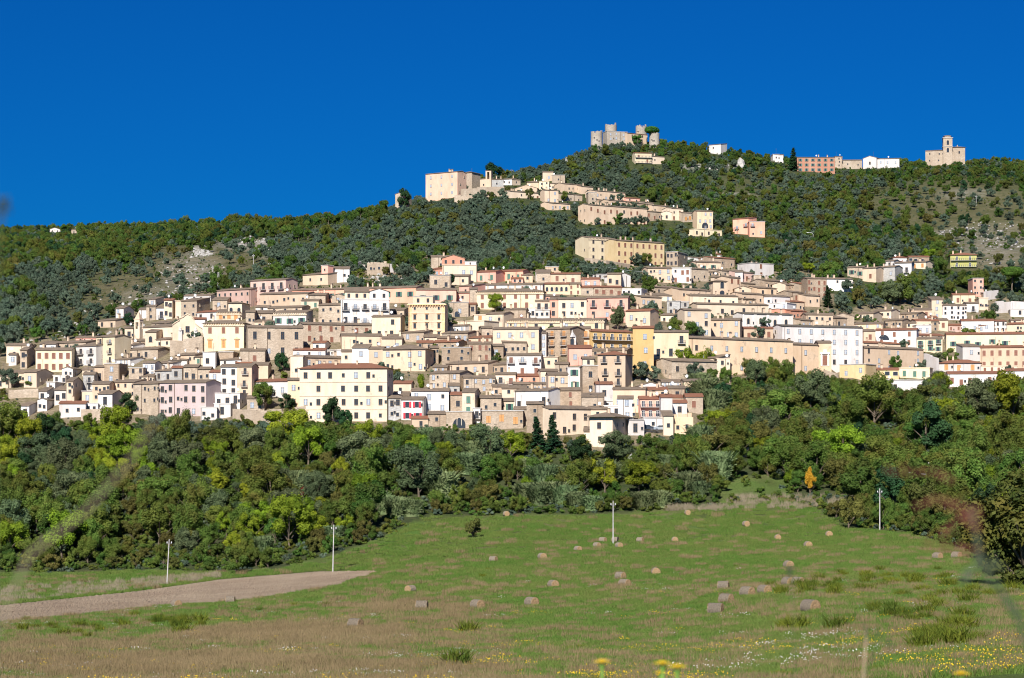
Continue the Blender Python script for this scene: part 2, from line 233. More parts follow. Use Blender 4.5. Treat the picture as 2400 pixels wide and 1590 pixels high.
# region x1 x2 eave[/eave at right] base side(px seen, L or R) roof+tile wall windows name | label [+extra volume]
HOUSES='''
1 1125 1325 355/318 440 - gb B 2x1d house | small tan house alone among olives at the upper left end of town
1 1330 1425 212 380 R115 gb W 2x2w house | tall white house with grey side wall above the bright hedge at far left
1 1712 1785 110 195 R100 sb W 1x1d house | narrow white attic house with dark lean-to roof above the stone house
1 1680 1788 190 350 - gb S 1x2q house | square stone house with two small windows behind the pointed belfry
1 1595 1682 225 330 - gb W - house | windowless white strip house against the square stone house near the belfry
1 1795 1895 205 335 - gb W 1x1tB house | white balcony house beside the square stone house behind the belfry
1 1885 1985 118/112 330 - gr C 2x2d house | cream house with small red roof above the balcony house at upper left
1 1432 1530 440 565 - gb C 1x1d house | small white-washed annex house left of the pointed belfry
1 1790 1955 572/552 655 - gb C 2x1q house | small cream house below the church nave with two tiny windows
1 1740 1955 385/345 440 - gb S 2x1q house | low stone house with long brown roof directly behind the church nave
1 1640 1990 432/398 600 - sb C 1x1q church_nave | cream church nave wall running left from the curved church front
1 1668 1795 485 640 R100 sb C 1x1a chapel | square cream chapel with arched window and shaded stone side below the nave
1 870 1100 548 610 - gb P 2x1d house | pinkish upper house with low roof behind the white and cream tall blocks
1 640 985 612/575 690 - gb S 4x1q house | long low brown attic house peeping over the cream four-storey block
1 455 640 622 700 - sb W 2x1w house | white attic house on the roof left of the long brown attic row
1 1103 1318 543/518 860 R185 gb K 2x3tB apartment_block | tall pale yellow block with six balconies and dark side wall at left
1 872 1105 650/632 880 - gb W 2x2dB apartment_block | bright white block between the pale yellow block and the long cream block
1 410 822 692/648 945 R50 gb K 5x2b apartment_block | long cream block with rusty brown shutters at the left edge of town
1 232 310 692 905 R105 gb S 1x2d house | narrow grey stone house with broad beige side at the left end of the row
1 315 350 652 692 R95 gb C - house | tiny cream loft house topping the beige end house at far left
1 100 188 745 870 R35 sb W 1x1d house | small white outermost house at the far left end of the main row
1 -40 130 985/965 1130 - gb C 2x1d house | half hidden cream house with brown roof at the left photo edge
1 120 275 950/935 1060 - gb B 2x1q house | low tan roofed house behind the dark olive bush at far left
1 275 420 945/925 1125 R190 gb C 1x1d house | white fronted house with large shaded grey side above the left garden
1 712 835 905 1015 R115 pb W 1x1q house | little white gable house with brown side wall in the lower left cluster
1 612 760 985/975 1065 - fb W 2x1d house | white roof terrace house left of the little white gable house
1 945 1090 915/900 985 - gb C 2x1q house | small cream house with jumbled roofs above the grey balcony house
1 535 632 1062 1185 R135 fb W 1x1tB house | white block with one black balcony door and brown side, lower left
1 445 540 1165/1150 1300 - sb W 1x1d house | low white lean-to house left of the white balcony block at lower left
1 625 762 1150/1130 1310 - sb W 2x1d house | white sloping-roof house with two slim windows beside the tall shaded side
1 765 838 1050 1350 R115 gb C 1x4q house | tall thin cream house with very large dark streaked side wall
1 955 1088 970 1175 - gb G 1x2tB house | grey cement house with two balcony doors in the lower left cluster
1 1085 1197 885 1065 - gb B 1x1w house | tan patched house with pale upper strip right of the grey cement house
1 1197 1370 850 1060 R95 fb T 1x2w house | square brown stone tower house with two white windows and dark side
1 1262 1375 730/712 800 R135 gb C 1x1q house | cream house under a brown sloping roof above the square brown tower house
1 1325 1525 642/628 705 - gb W 3x1q house | low white terrace house with railings below the pale yellow block
1 1440 1680 590/565 650 - gb T 2x1q house | brown-roofed low house below the black side wall of the yellow block
1 1455 1812 688/645 800 R150 gb S 4x1d house | long tan stone house with lit right side below the church chapel
1 1305 1495 802/788 870 - gb W 3x1w house | white house with blue-white window strip above the brown tower house
1 1480 1645 895/880 1060 - fb S 2x2d house | pale stone flat-topped house right of the brown tower house
1 1640 1780 840 1000 - gb W 2x2w house | white house with glazed veranda in the middle of the lower left cluster
1 1780 1985 845/820 930 - gb W 2x1dB house | white house with balcony right of the glazed veranda house
1 1775 1985 932/898 1060 - gb G 2x1d house | light grey cement house behind the lilac house
1 1625 1765 995 1060 R90 gb C 2x1d house | squat cream loggia house with twin dark windows above the stone row
1 1060 1257 1078/1070 1290 - gb B 2x2q house | tan plaster house left in the stone row above the white villa
1 940 1062 1165 1300 - fb B 1x1w house | small tan house with white window under the grey cement house
1 1257 1555 1062/1045 1240 - gb B 4x2q house | wide tan house with scattered small windows above the villa garden
1 1530 1815 1080/1068 1440 - gb S 3x3q house | tall worn stone house left of the lilac house on the lower edge
2 -117 325 1168/1162 1480 - gb L 6x3d house | wide lilac plaster house with green lower shutter at the town's lower edge
1 1125 1290 1195 1390 R140 gb W 1x1t villa | white garden villa with brown roof and porch beside a dark green tree
1 905 1125 1305 1420 - fb W 3x1t house | low white terrace house with balustrade left of the garden villa
1 430 538 1262 1390 R140 pb W 2x1q house | white gable house with blue-grey side at the lowest left edge
1 232 335 1330 1450 R195 gb W 1x1d house | lowest white house with brown hipped roof and long bluish side, far left
2 120 368 368/338 425 R62 gb W 4x1q house | bright white long house with four square windows top left of town
2 425 733 322/262 480 - gb R 6x2q apartment_block | long dusty pink block stepping down left of the taller pink block
2 733 1058 232/212 450 R110 gb R 4x2tB apartment_block | tall dusty pink block with brown hip roof at the top left of town
2 95 240 415 570 R125 sb S 2x2q house | square stone house with dark side below the long bright white house
2 385 520 405 510 R50 gb S 1x1w house | small stone house right of the square dark-sided stone house
2 530 655 435 590 R75 hb C 2x1a house | cream house with two arched windows above the yellow palazzo
2 240 430 522/505 600 - gr W 2x1d house | small house with bright red roof above and left of the yellow palazzo
2 420 640 518 600 - sb B 3x1o house | tan house with brown awnings directly above the yellow palazzo cornice
2 215 322 582 790 - gr W - house | white wall with red roof squeezed between curved church front and palazzo
2 300 672 622/615 875 R55 hb K 3x2P palazzo | pale yellow palazzo with pediment windows and toothed cornice at left
2 820 1262 355/345 475 - gb B 5x1q house | long tan house with black square windows below the dusty pink block
2 1262 1425 362/350 450 R40 gb S - house | blank stone house at the right end of the long tan house
2 1215 1445 178/165 275 - sb B 2x1q house | tan flat-fronted house carrying a pink turret on the hilltop row +1382,1443,100,168,f,P
3 -430 655 378/350 490 - gb A 11x1g apartment_block | very long salmon pink block with green shutters and one continuous roof
3 655 1005 372 510 - gb P 3x1g apartment_block | pink block with green shutters at the right end of the salmon row
2 1480 1600 368 450 - pb S 1x1w house | small pale house under the left end of the salmon block
2 780 905 472 510 - gb W 1x1q house | narrow white strip house under the long tan house
2 890 1205 480/472 530 - gb S 3x1q house | low stone house with cluttered terrace below the long tan house
2 1200 1360 412 480 - gb C 2x1G house | cream house with closed green shutters below the long tan house
2 690 775 515 660 - gb S 1x1q house | slim stone house right above the yellow palazzo's dark side
2 770 930 528 615 - sb S 1x1d house | stone house with one large black opening left of the bright white green-shutter house
2 770 940 605 660 - gb B 2x1q house | low tan house with cluttered terrace beneath the black-opening house
2 940 1245 525/518 650 R60 sb W 3x1g house | bright white house with three green shutters and bracketed cornice
2 1358 1655 455/448 640 - gb S 4x2q house | mottled stone house with brown arched window in the left centre
3 70 200 582 680 - fb S 1x1w house | low flat stone house right of the mottled stone house
2 710 1218 657/662 945 - gb S 4x2t palazzo | wide grey and tan palazzo with tall blue windows above the dark cypress
2 1218 1860 627/640 800 - gb S 6x2b house | long grey-tan house right of the wide grey palazzo
2 1125 1420 868 935 - gr W 3x1w house | white terrace house with small red roofs below the grey palazzo
2 1300 1420 800 870 - gr W 1x1q house | white rooftop cube house with red tiles and satellite dish
2 1420 1620 870/862 935 - fb W 3x1d house | white flat terrace house right of the small red roofs
3 5 355 772/775 895 - gb B 5x1q house | peach house with thick grey-brown roof in the left centre
3 95 240 880 1010 - sb W 1x1w house | white lean-to house shaded on its left, just above the big cream palace
3 0 95 912 1010 - gb C 1x1q house | small cream house left of the white lean-to above the cream palace
2 1100 1215 925 1150 - fb C 1x1q house | plain cream block left behind the big cream palace
2 1205 1610 932/945 1030 - gb B 4x1w house | tan house right behind the red roof of the big cream palace
3 -365 400 1062/1068 1530 R55 hr C 7x4d palazzo | biggest cream palace with red hipped roof and string courses on the lower edge
2 745 1080 1158/1132 1310 - gr W 3x1w house | white house with flat red roof behind the big round tree left of the palace
2 1075 1192 1142 1400 - gb O 1x2w house | narrow peach house joined to the left end of the big cream palace
2 460 608 1020 1300 - gb W 2x3d house | white three-storey house with black windows left of the balcony house
2 608 745 1018 1310 R65 gb B 1x3tB house | tan house with three stacked balconies and dark side left of the trees
2 745 895 1000/990 1130 - gb B - house | blank tan house behind the three-balcony house
2 600 740 985/980 1020 - gr B 2x1q house | low house with red-brown roof just above the three-balcony house
2 355 465 1070 1300 - gr W 1x3w house | narrow white house with red eave left of the white three-storey house
2 118 250 1022/1015 1160 - gb S 2x1d house | grey stone house in the row above the lilac house
2 245 365 1040 1160 - gb S 2x1q house | pale stone house with downpipe right of the grey stone house
2 10 110 1030/1020 1160 R25 gr G 1x1d house | grey house with reddish roof edge at the left of the row above the lilac house
2 40 225 915/905 1010 - gb B 2x1q house | tan house with layered roofs below the church retaining wall
2 -20 148 960/945 1020 R75 gb W 1x1d house | white house with black shaded side below the church retaining wall
2 295 410 888 1030 R50 fb W 1x1d house | white flat-roofed house with awning below the left corner of the yellow palazzo
2 222 300 930 1000 - sb C 1x1G house | tiny cream house with green shutter left of the flat white house
2 440 575 885 980 R60 fb T - house | brown rubble stone block directly below the yellow palazzo
2 455 645 958/948 1020 - gb W 2x1d house | small white loggia house with two black openings below the rubble block
2 300 410 1222 1390 R45 gb C 2x2q house | cream house with tan roof adjoining the right end of the lilac house
2 405 635 1265 1410 R70 fb W 3x1t house | bright white flat modern house with dark side at the lower edge
2 400 550 1360 1480 - fb W 1x1t house | small white porch house in front of the flat modern house
2 275 425 1395 1510 - fb W 2x1q house | low white garden house with pergola below the cream adjoining house
3 -5 420 458/460 700 - fb W 5x2tB apartment_block | white five-bay block with rooftop pergola under the salmon row +30,240,385,455,g,C +245,415,385,455,p,W
3 268 518 608/600 800 R40 gb K 2x2d house | pale yellow house with four windows left of the orange palazzo
3 425 550 548 620 R60 gb S 1x1w house | stone house with tan roof behind the pale yellow house
3 590 905 497/500 800 R28 fb Q 3x4O palazzo | tall orange and grey palazzo with ochre trim and attic terrace in the centre +628,800,432,492,f,B
3 915 1112 482 610 - fb S 1x1w house | grey stone house with dark ground loggia right of the orange palazzo
3 1030 1142 342/332 410 - sb P 1x1w house | small pink house at the right end of the pink block
3 1010 1120 400 490 - gb P 1x1q house | shaded pink lower house wedged beside the pink block
3 1120 1188 368 510 - sb S - house | blank stone tower-like house left of the pale green-cream palazzo
3 1108 1178 500 600 - gr S 1x1d house | small house with deep dark balcony left of the round green tree
4 -270 240 342/338 480 - hb K 6x2b palazzo | pale cream palazzo with long brown shutters behind the round green tree
4 -270 235 290/285 335 - gb W 5x1b house | white attic strip house with brown shutters above the pale cream palazzo
3 885 1182 158 300 - fb C 4x1w house | cream modern house with a brick gable loft at the top of the town +880,1080,95,155,p,E +1075,1180,125,155,f,W
3 895 1112 255 330 - sb C 2x1q house | small cream outbuilding in front of the brick gable house
3 800 885 190/172 260 - gr E 1x1w house | brick porch house attached left of the brick gable house
3 225 420 142 240 - fb S 3x1q ruin | pale roofless stone ruin among shrubs at the upper edge of town
3 1180 1352 218/212 310 - gr P 2x1G house | pink house with two green shutters right of the brick gable house
3 1352 1590 212/205 300 - gr A 3x1G house | salmon terraced house with red roof next to the pink green-shutter house
3 1160 1265 592 660 - fb C 1x1o house | small cream house with orange shutter right of the orange palazzo
3 1018 1250 652/640 760 - fb C 3x1q house | pale curved terrace house below the small orange-shutter house
3 915 1085 692/680 755 - gb W 3x1w house | white shack-like house with boxes right of the orange palazzo base
3 1265 1420 585/580 700 - gb C 2x1w house | cream house with two white windows beneath the round green tree
4 -65 135 562/556 620 - gb O 3x1w house | peach strip house left of the long dentil-cornice building
3 535 722 748/742 830 - gb S 2x1w house | stone house with two pale windows at the left foot of the orange palazzo
3 415 535 778 850 - gb B 1x1w house | small tan house left of the stone house at the orange palazzo's foot
3 722 860 785 850 - sb C 2x1q house | low cream base house directly below the orange palazzo
3 880 1105 755/748 845 - gb S 5x1w house | dark-roofed stone house with five small windows right of centre left
3 840 1035 795 860 - gb T 3x1b house | low brown house with reddish windows under the five-window stone house
3 1228 1322 705 800 - gb S 1x1q house | small stone house with one window left of the cream four-window block
3 1100 1312 795/790 860 - gr B 3x1b house | house with broad orange-brown roof in the centre
4 -147 205 628/625 810 - gb C 4x2w apartment_block | cream block with eight slim windows below the peach strip house
3 362 735 895 1085 R75 hb B 4x2w house | tan house with big mossy hipped roof and four pale windows
3 235 365 888 1010 - gb B 1x1w house | pinkish tan house left of the mossy hipped roof house
3 660 800 835 890 - gr T 2x1q house | low brown house with red roof tip behind the mossy roof house
3 795 1020 832/828 900 - gr T 3x1q house | low terracotta roofed house above the rounded stone house
3 780 850 880 1010 - gb T 1x2q house | narrow shaded brown house right of the mossy hipped roof house
3 878 1132 878 1010 - fb T 2x2q house | rounded rubble stone house with blank wall in the centre
3 1105 1310 842 1000 - gb T 3x2b house | brown plaster house with three long brown shutters in the centre
3 1310 1418 865/858 970 - gb T 1x1w house | brown stone house with white window above the green shrub
4 -68 112 728 820 - gb S 4x1q house | grey stone house with four little windows below the cream eight-window block
3 797 925 1050 1100 - gb T 2x1w house | stepped left part of the tan row with two windows above the grey row
3 915 1282 1022/1012 1110 - gb B 5x1d house | long tan house with five dark windows above the two grey stone houses
3 772 1035 1105/1100 1250 - gb S 3x2w house | left one of two grey stone houses right of the bright green tree
3 1070 1345 1140 1270 - gb S 4x2w house | right one of two grey stone houses with central downpipe
3 1290 1510 1028/1020 1110 - gb T 3x1d house | brown shaded house right of the long tan five-window house
3 1348 1525 1112 1220 - gb C 2x1bB house | cream house with brown door and balcony in the centre
3 948 1035 1210 1285 - gb G 1x1q house | small grey shed house before the left grey stone house
3 612 940 1258 1450 - gb W 3x2w house | white-grey house with blank shaded lower corner right of the palace
3 455 612 1190 1320 - gr C 1x1q house | cream house with red roof strip between palace and bright green tree
3 525 718 1332 1510 R32 gb W 2x2R house | white house with bright red shutters at the lower edge
3 412 522 1320/1315 1500 - gb G 2x2d house | shaded bluish house between palace and red-shutter house
3 918 1145 1440 1580 - fb S 1x1a house | stone house with dark arched doorway on the lower edge
3 955 1060 1290/1285 1450 - gr T 1x1d house | brown house with orange roof left of the narrow cream shuttered house
3 1058 1168 1268 1490 R48 gb C 1x2G house | narrow cream house with green shutters and grey side
3 1150 1215 1410 1520 - fb W 1x1tB house | small bright white balcony house above the lower edge trees
3 1215 1400 1318/1308 1450 - gb S 2x1q house | stone house with dark roof left of the green-shuttered terrace house
3 1225 1620 1348/1340 1450 - gb C 4x1g house | cream terrace house with four green shutters on the lower edge
3 1232 1590 1432 1590 - fb S 3x1o house | pale stone house with ochre shutters at the very lower edge
3 1325 1460 1218 1300 - gb B 2x1q house | small tan house above the cream green-shutter terrace house
3 1405 1620 1235/1228 1310 - gb C 2x1q house | small cream house with oval window left of the white and red house
3 455 590 1300 1400 - sb T 1x1q shed | small brown shed behind the red-shutter house
3 610 760 1498 1570 - gr B 1x1d shed | low brown roofed shed at the lower edge right of the red-shutter house
4 180 292 185 260 - sb W - house | plain white-roofed house at the top centre left of the pergola house
4 188 292 195 285 - gb S 1x1q house | pale stone house under the plain white-roofed house
4 255 375 150 195 - fb B 1x1q house | small flat tan house highest in the top centre cluster
4 -5 72 195 245 - gr P 2x1w house | small pink house with red roof at the left of the top centre cluster
4 75 158 212 270 - sb B 1x1q house | small tan house with shaded side in the top centre cluster
4 -5 85 240 275 - gr P 2x1q house | low pink strip house behind the white attic strip
4 285 525 205 290 - gr B 2x1b house | tan house with two brown shutters and thin red roof, top centre
4 250 435 282 362 - gr O 5x1A house | peach house with a row of arched loggia windows, top centre
4 430 527 280 365 - gb K 2x2b house | yellow house right of the arched loggia house
4 530 672 242 305 - gr P 2x1w house | pinkish house with white windows right of the tan brown-shutter house
4 620 735 208 245 - fk G 3x1d house | rooftop veranda house with grey blue glazing, top right centre
4 730 835 205 310 - gb B 2x1d house | plain tan house left of the white gable, top right centre
4 810 908 212/232 305 - pb W - house | blank white gable house at the right of the top centre cluster
4 528 622 308 370 - gr S 1x1q house | stone house with orange roof below the pinkish white-window house
4 618 842 305 380 - gr T 4x1r house | brown house overgrown with red creeper, top right centre
4 838 990 320/316 372 - fb W 4x1q house | white low flat house right of the red creeper house
4 570 888 388/385 560 - gb P 3x2tB palazzo | long rosy palazzo with stucco window heads above the dark round tree
4 355 572 398 550 - gb C 3x2d house | cream house with blue upper window left of the rosy palazzo
4 238 362 376 412 - gb P 2x1q house | thin pink strip house behind the laundry balcony house
4 178 292 415 510 - gb C 2x1tB house | cream house with a cluttered balcony right of the pale cream palazzo
4 288 360 400 540 - sb P 1x2d house | narrow house with lilac laundry hanging over its front
4 10 178 470 550 - fb W 5x1d house | white house with shaded blue terrace below the pale cream palazzo
4 172 288 482 548 - fb W 3x1q house | white lower house right of the blue terrace house
4 128 705 562/556 650 - gb K 5x1d palazzo | long cream building with toothed cornice crossing the centre
4 870 1058 490/485 620 - gr B 2x1w house | tan house with red tiled roof right of the dark round tree
4 262 445 628/622 840 - gb T 2x3oB apartment_block | brown balcony apartment block with orange shutters, narrow grey side at left
4 228 262 660 840 - sb N 1x3w house | narrow pale blue-grey house left of the brown balcony block
4 440 602 622 790 - gb B 2x2oB apartment_block | tan apartment block with orange shutters beside the yellow block
4 605 925 642/652 800 - gr Y 5x2LB apartment_block | bright yellow apartment block with long balconies and blue doors
4 925 1085 620 940 - gr Y 1x3w house | tall plain golden yellow house right of the yellow balconies
4 1085 1352 650 860 - gb K 3x2tB house | pale lemon house with iron balcony right of the golden house
4 435 612 772 905 - sr P 2x1w house | pink house with curved roof line below the brown balcony block
4 595 880 792/788 840 - gb T 4x1q house | low brown-roofed house below the yellow apartment block
4 655 868 825/822 1075 - hr B 2x3tB house | tall tan house with four iron balconies and red roof in the lower centre
4 540 657 908 1140 - fb T 1x2d house | tall brown house with roof loggia left of the tan balcony house +542,630,850,908,g,C
4 425 538 922 1090 - fb N 1x2g house | dirty white flat-topped house left of the tall brown loggia house
4 278 428 975 1200 - gb B 2x3w house | tan house with six small white windows left of the dirty white house
4 328 430 895 985 - gb S 1x1q house | stone house with rounded lean-to above the six-window tan house
4 -40 222 828 980 - gb W 3x2bB house | bright white two-balcony house with brown windows in the centre
4 12 215 985 1050 - gr A 2x1q house | red-orange walled house under the bright white balcony house
4 10 150 1048 1100 - gb S 2x1q house | low stone house under the red-orange house
4 150 268 1050 1110 - gb C 3x1w house | low cream house right of the low stone house under the white block
4 20 278 1102/1095 1285 - gb W 3x1t house | white house with turquoise curtain on its shaded balcony
4 112 242 1200 1450 - gb T 1x3d house | tall rough stone house on the lower edge behind the conifers
4 15 120 1240 1350 - gb S 1x1q house | ruined pale stone house left of the tall rough stone house
4 370 530 1095 1225 - gb T 1x2b house | brown stone house with two brown-red windows, lower centre
4 278 605 1235/1240 1440 - gb C 4x2d house | cream house with weathered wall behind the two conifers
4 590 730 1240/1245 1330 - gb C 1x1w house | cream end house behind the overhanging-roof house
4 645 772 1048 1185 - gr N 1x1d house | plain pale house with red eave below the tan balcony house
4 772 1022 1088 1265 - gb B 3x1w house | tan house with three pale windows right of the plain pale house
4 705 812 1180 1225 - fb W 2x1d house | little white terrace house left of the white three-window strip house
4 812 928 1158 1420 - gb W 1x3w house | tall narrow white house with three small windows, lower right centre
4 705 832 1215 1310 - fb W 2x1t house | low white house under the little terrace house
4 595 770 1300 1530 R122 hb C 1x2d house | cream house with wide overhanging pyramid roof at the lowest edge
4 550 605 1410 1490 - sb C - shed | low cream lean-to left of the pyramid roof house
4 970 1155 1062 1110 - pb W 1x1d house | white house with low gable right of the olive, lower right
4 1148 1292 1030/1035 1080 - gb W 3x1w house | white house with glazed strip and brown roof at lower right
4 1030 1192 1090/1082 1165 - gr B 2x1q house | tan house with orange roof left of the stone chimney house, lower right
4 1190 1325 1080 1155 - gb T 1x1d house | stone house with one dark door at lower right
4 978 1142 1162/1158 1310 - gr P 3x2LB house | pink and white house with two curved balconies at lower right
4 1140 1228 1148/1140 1360 - gr N 1x1q house | pale grey-white house right of the pink balcony house
4 1225 1340 1190/1195 1300 - gr N 1x1d house | pale house with red roof at the right tip of the lower village
4 1225 1318 1150 1200 - gr B - house | upper tan house with red tiles at the right tip of the lower village
4 1160 1235 1290/1275 1440 - sb C 1x1q house | cream sloping-roof house below the pale grey-white house
4 1232 1388 1300/1295 1430 - fb O 2x1q ruin | peach roofless ruin with blank arch at the lower right tip
4 1010 1152 1310 1410 - fb W 1x1q house | low white terrace house below the pink balcony house
4 888 1012 1325 1440 - fb N 1x1t house | pale garage-like house right of the tall narrow white house
5 325 785 1248/1292 1450 L190 gb S 4x1d church | old plain church with bright left gable end and grey roof
5 785 920 1225/1228 1445 - fb C 1x3d house | cream house joined to the right end of the old plain church
5 530 790 1225/1215 1260 - sb C - house | pale terrace wall house behind the old plain church roof
5 497 1560 1012/1078 1400 - gb O 7x2w palazzo | very long peach building with framed windows above the dark trees
5 1560 1818 1078/1094 1400 - gb O 1x2w palazzo | right end bay of the long peach building with one big brown window
5 1820 1955 1062/1068 1420 - gb O 1x1X palazzo | peach entrance block with white baroque doorway and balcony
6 -290 530 892/965 1300 L100 gk N 7x4w palazzo | very long pale lilac-white building with grey roof and white gable
5 1048 1560 765/802 920 L100 gk W 4x1a church_nave | white church nave with pilasters and arched windows under a grey roof
5 725 1022 832/842 1020 R20 gb B 4x2w house | tan house with eight pale windows left of the white church nave
5 455 725 728/735 1010 L75 gb C 3x3w house | cream house with tall upper windows left of the eight-window tan house
5 515 1000 580/590 680 - gb C 4x1q house | long cream upper wing behind the church nave with four small windows
5 585 1312 665/700 800 L75 gb C 7x1d house | long cream wing with seven windows directly above the church nave
5 80 325 300/305 440 - gb B 3x2w house | tan house with white windows left of the white terrace house, upper centre
5 325 525 300 450 - fb W 3x2b house | white terrace house with brown shutters, upper centre
5 515 700 305/318 440 - gb S 2x1q house | grey stone house with small windows right of the white terrace house
5 580 825 238/245 345 - gb B 2x1g house | tan house with two green-white shutters at the upper right centre
5 725 970 192/218 310 - gr T 3x1q house | brown stone house with red roof behind the green-white shutter house
5 605 725 200/215 245 - sb W 2x1q house | small white house peeping above the tan green-white shutter house
5 775 870 160/172 200 - gr W 1x1d house | tiny white loft house highest in the upper right centre cluster
5 1130 1365 248/262 400 - fb N 1x2b house | pale house with roof canopy standing apart among trees, upper right
5 1100 1250 280/285 350 - gb S 2x1b house | low stone house left of the pale canopy house
8 1075 1190 1368/1375 1505 R95 fb S 3x2d house | grey stone house with blue loggia at the right end of the long yellow building
5 970 1050 340 450 - sb N 1x1q house | pale lilac house left of the pink one in the upper right cluster
5 1048 1162 345/358 450 - sb R 1x1b house | dusky pink house with one red window in the upper right cluster
5 1160 1238 370 480 - fb S - house | blank pale stone ruin wall house right of the dusky pink house
5 835 972 325/335 400 - sb S 2x1q house | pale stone low house left of the pale lilac house
5 690 835 340/325 390 - gb T 2x1q house | brown low house with shaded side left of the pale stone low house
5 725 910 392 520 R30 gb S 3x1q house | stone house with flat tile roof behind the square bell tower
5 910 1027 395/405 560 - gb B 2x2b house | tan tower-like house with brown shutters right of the square bell tower
5 965 1140 510 580 - pb B 1x1q house | tan gable-front house right of the square bell tower
5 1050 1180 455/468 520 - gb T 2x1b house | brown house above the tan gable-front house
5 1270 1500 425/445 540 - gb T 3x1q house | broad brown house with wide tiled roof in the right stone quarter
5 1350 1492 468 590 - pb B - house | blank tan gable wall in the right stone quarter
5 1195 1395 500/510 590 - gb O 2x1d house | orange-tan house with overhanging shady roof in the right stone quarter
5 1490 1622 470/480 560 - gb T 2x2b house | shaded brown house left of the red-roofed balcony house
5 1620 1770 458/480 580 - gr S 1x1tB house | stone balcony house with red roof in the right stone quarter
5 1705 1905 405/442 620 L60 gb T 4x3b house | tall dark brown stone house with downpipes at the right end of the stone quarter
5 1550 1670 545/555 660 - gb T 1x1b house | brown house with tiled eave below the red-roofed balcony house
5 1690 1840 578/585 700 - gb B 2x1q house | tan house with young tree in front, right stone quarter
5 1530 1680 642/650 730 - gr B 2x1b house | small tan house with orange eave below the brown tiled-eave house
5 1340 1532 585/605 700 - gb N 2x1q house | pale house with long side roof left of the small tan orange-eave house
5 1040 1270 560/575 680 - gb B 3x1q house | tan house with rooftop window left of the pale long-side house
5 1000 1182 610/620 680 - gb T 2x1b house | low brown house above the long cream wing's right part
5 1265 1345 590/600 690 - gb N 1x1q house | small bluish white house beside the pale long-side house
5 1320 1500 662/655 730 - fb W 2x1w house | white house with glass terrace screen behind the red-orange wall
5 1400 1560 715/722 790 - fb A - house | bright orange-red walled house above the church nave's right end
5 1540 1700 735/765 830 - gr E 2x1q house | red-walled house with brown roof right of the orange-red wall
5 130 325 578/582 640 - sb C 2x1w house | cream house with pale door left of the stone quarter, mid slope
5 10 222 592/602 720 - gb B 4x1w house | long low tan house with white blinds above the olive trees, mid right
5 145 400 492/505 560 - gb S 3x1q house | half hidden low house behind dark trees left of the stone quarter
5 395 720 515/550 640 - gb B 4x1q house | long low tan house descending towards the square bell tower
5 275 410 640 770 - fb G 2x2d house | grey cement house with blue-green door left of the cream upper windows house
5 410 500 645/655 710 - fb G 1x1d house | dark-glazed low house right of the grey cement house
5 210 372 782/778 850 - gb C 2x1q house | small cream house left of the tall-window cream house
5 1060 1360 915/935 1050 L40 gr B 3x1b house | tan house with red eave and shaded balcony below the church nave
5 1000 1290 1008/1015 1040 - gb T 3x1q house | low attic house on the peach building's roof
5 1640 1770 830/862 920 - gb S 2x1w house | pale stone house at the right end of the church nave
5 1700 1970 775/850 930 L60 gb B 4x2q house | tan row house with stepped eaves right of the church nave
5 1940 2115 805/870 930 - gb T 3x1d house | brown row house descending right behind the lilac-white building
6 215 445 795 870 - pb S 1x1q house | big blank stone gable house before the dark conifer
6 170 430 410/415 540 - gb W 4x2q house | cream and white house with brown shutters right of the dark conifer
6 375 545 295/290 400 - gb S 2x1g house | stone house with two green shutters left of the grey cement block
6 530 668 305/297 440 - gb B 1x1b house | tan house with one brown shutter beside the grey cement block
6 668 860 295/280 440 - gb G 2x1w house | grey cement block with two awning windows on the right slope
6 840 982 192 270 - hr W 1x1r house | white upper villa with red hip roof and red-curtained window
6 860 1030 250/245 380 - gb W 2x1tB house | white house with balcony beneath the red-curtained villa
6 1028 1175 245/235 310 - gb C 2x1o house | cream house with brown-orange shutters right of the white balcony house
6 1000 1210 185 245 - gr T 4x1O2 house | open porch house with red roof on the right slope
6 750 850 230/225 290 - gb N 1x1q house | pale low house with sloping roof left of the red-curtained villa
6 1425 1695 168/165 300 - hr Z 2x2LB villa | lime yellow villa with white balcony alone on the right slope
6 1655 1765 405 590 - fb P 2x3q tower_house | narrow pink tower house with battlement-like top on the right
6 1450 1680 572 680 - gr K 2x1b house | yellow house with one tall brown window left of the pink tower
6 1590 1715 660 750 - gb W 1x1tB house | white balcony house below the yellow house on the right
6 1350 1592 682 830 - gb W 4x3q house | white house with many small dark windows left of the white balcony house
6 1235 1352 622 810 L40 sb C 1x3w house | slim cream tower house with glazed top terrace on the right
6 1715 1812 605 730 - fb C 2x1q house | cream shed-topped house right of the yellow house
6 1765 1895 550 610 - fb S - house | blank pale wall house right of the pink tower
6 2040 2220 725 800 - fb W 1x1d house | white flat carport house at the right photo edge
6 1025 1237 725 810 - gb B 2x1b house | stone house with brown shutters left of the slim cream tower
6 470 640 768/738 820 - gb C 2x1d house | cream house with curved front in the right middle row
6 640 822 740/722 800 - gb C 3x1q house | cream house with narrow balcony roof right of the curved front house
6 820 905 732 790 - fb G 1x1w house | small glass veranda house in the right middle row
6 900 1095 770/745 830 - gb T 2x1q house | shaded brown house with huge tilted roof in the right middle
6 405 740 872/795 930 R25 gb O 3x1w house | peach yellow house with three windows above the lilac-white building's end
6 745 935 838/822 910 - gb T 3x1q house | stone house under the huge tilted roof
6 935 1077 862 920 - gb C 1x1q house | low cream house right of the antenna in the right middle
6 1070 1312 835 930 - gr B 4x1q house | tan house with thin red eaves in the right middle
6 1310 1402 830 940 - gb B 1x1b house | tan narrow house with one tall brown window in the right middle
6 1165 1292 805 840 - gr B 2x1q house | small rooftop house with red eave in the right middle
6 1080 1232 882 970 - fb W 2x1w house | white shaded loggia house in the right middle
6 1235 1305 845 940 - gb T 1x2q house | narrow stone house right of the white loggia house
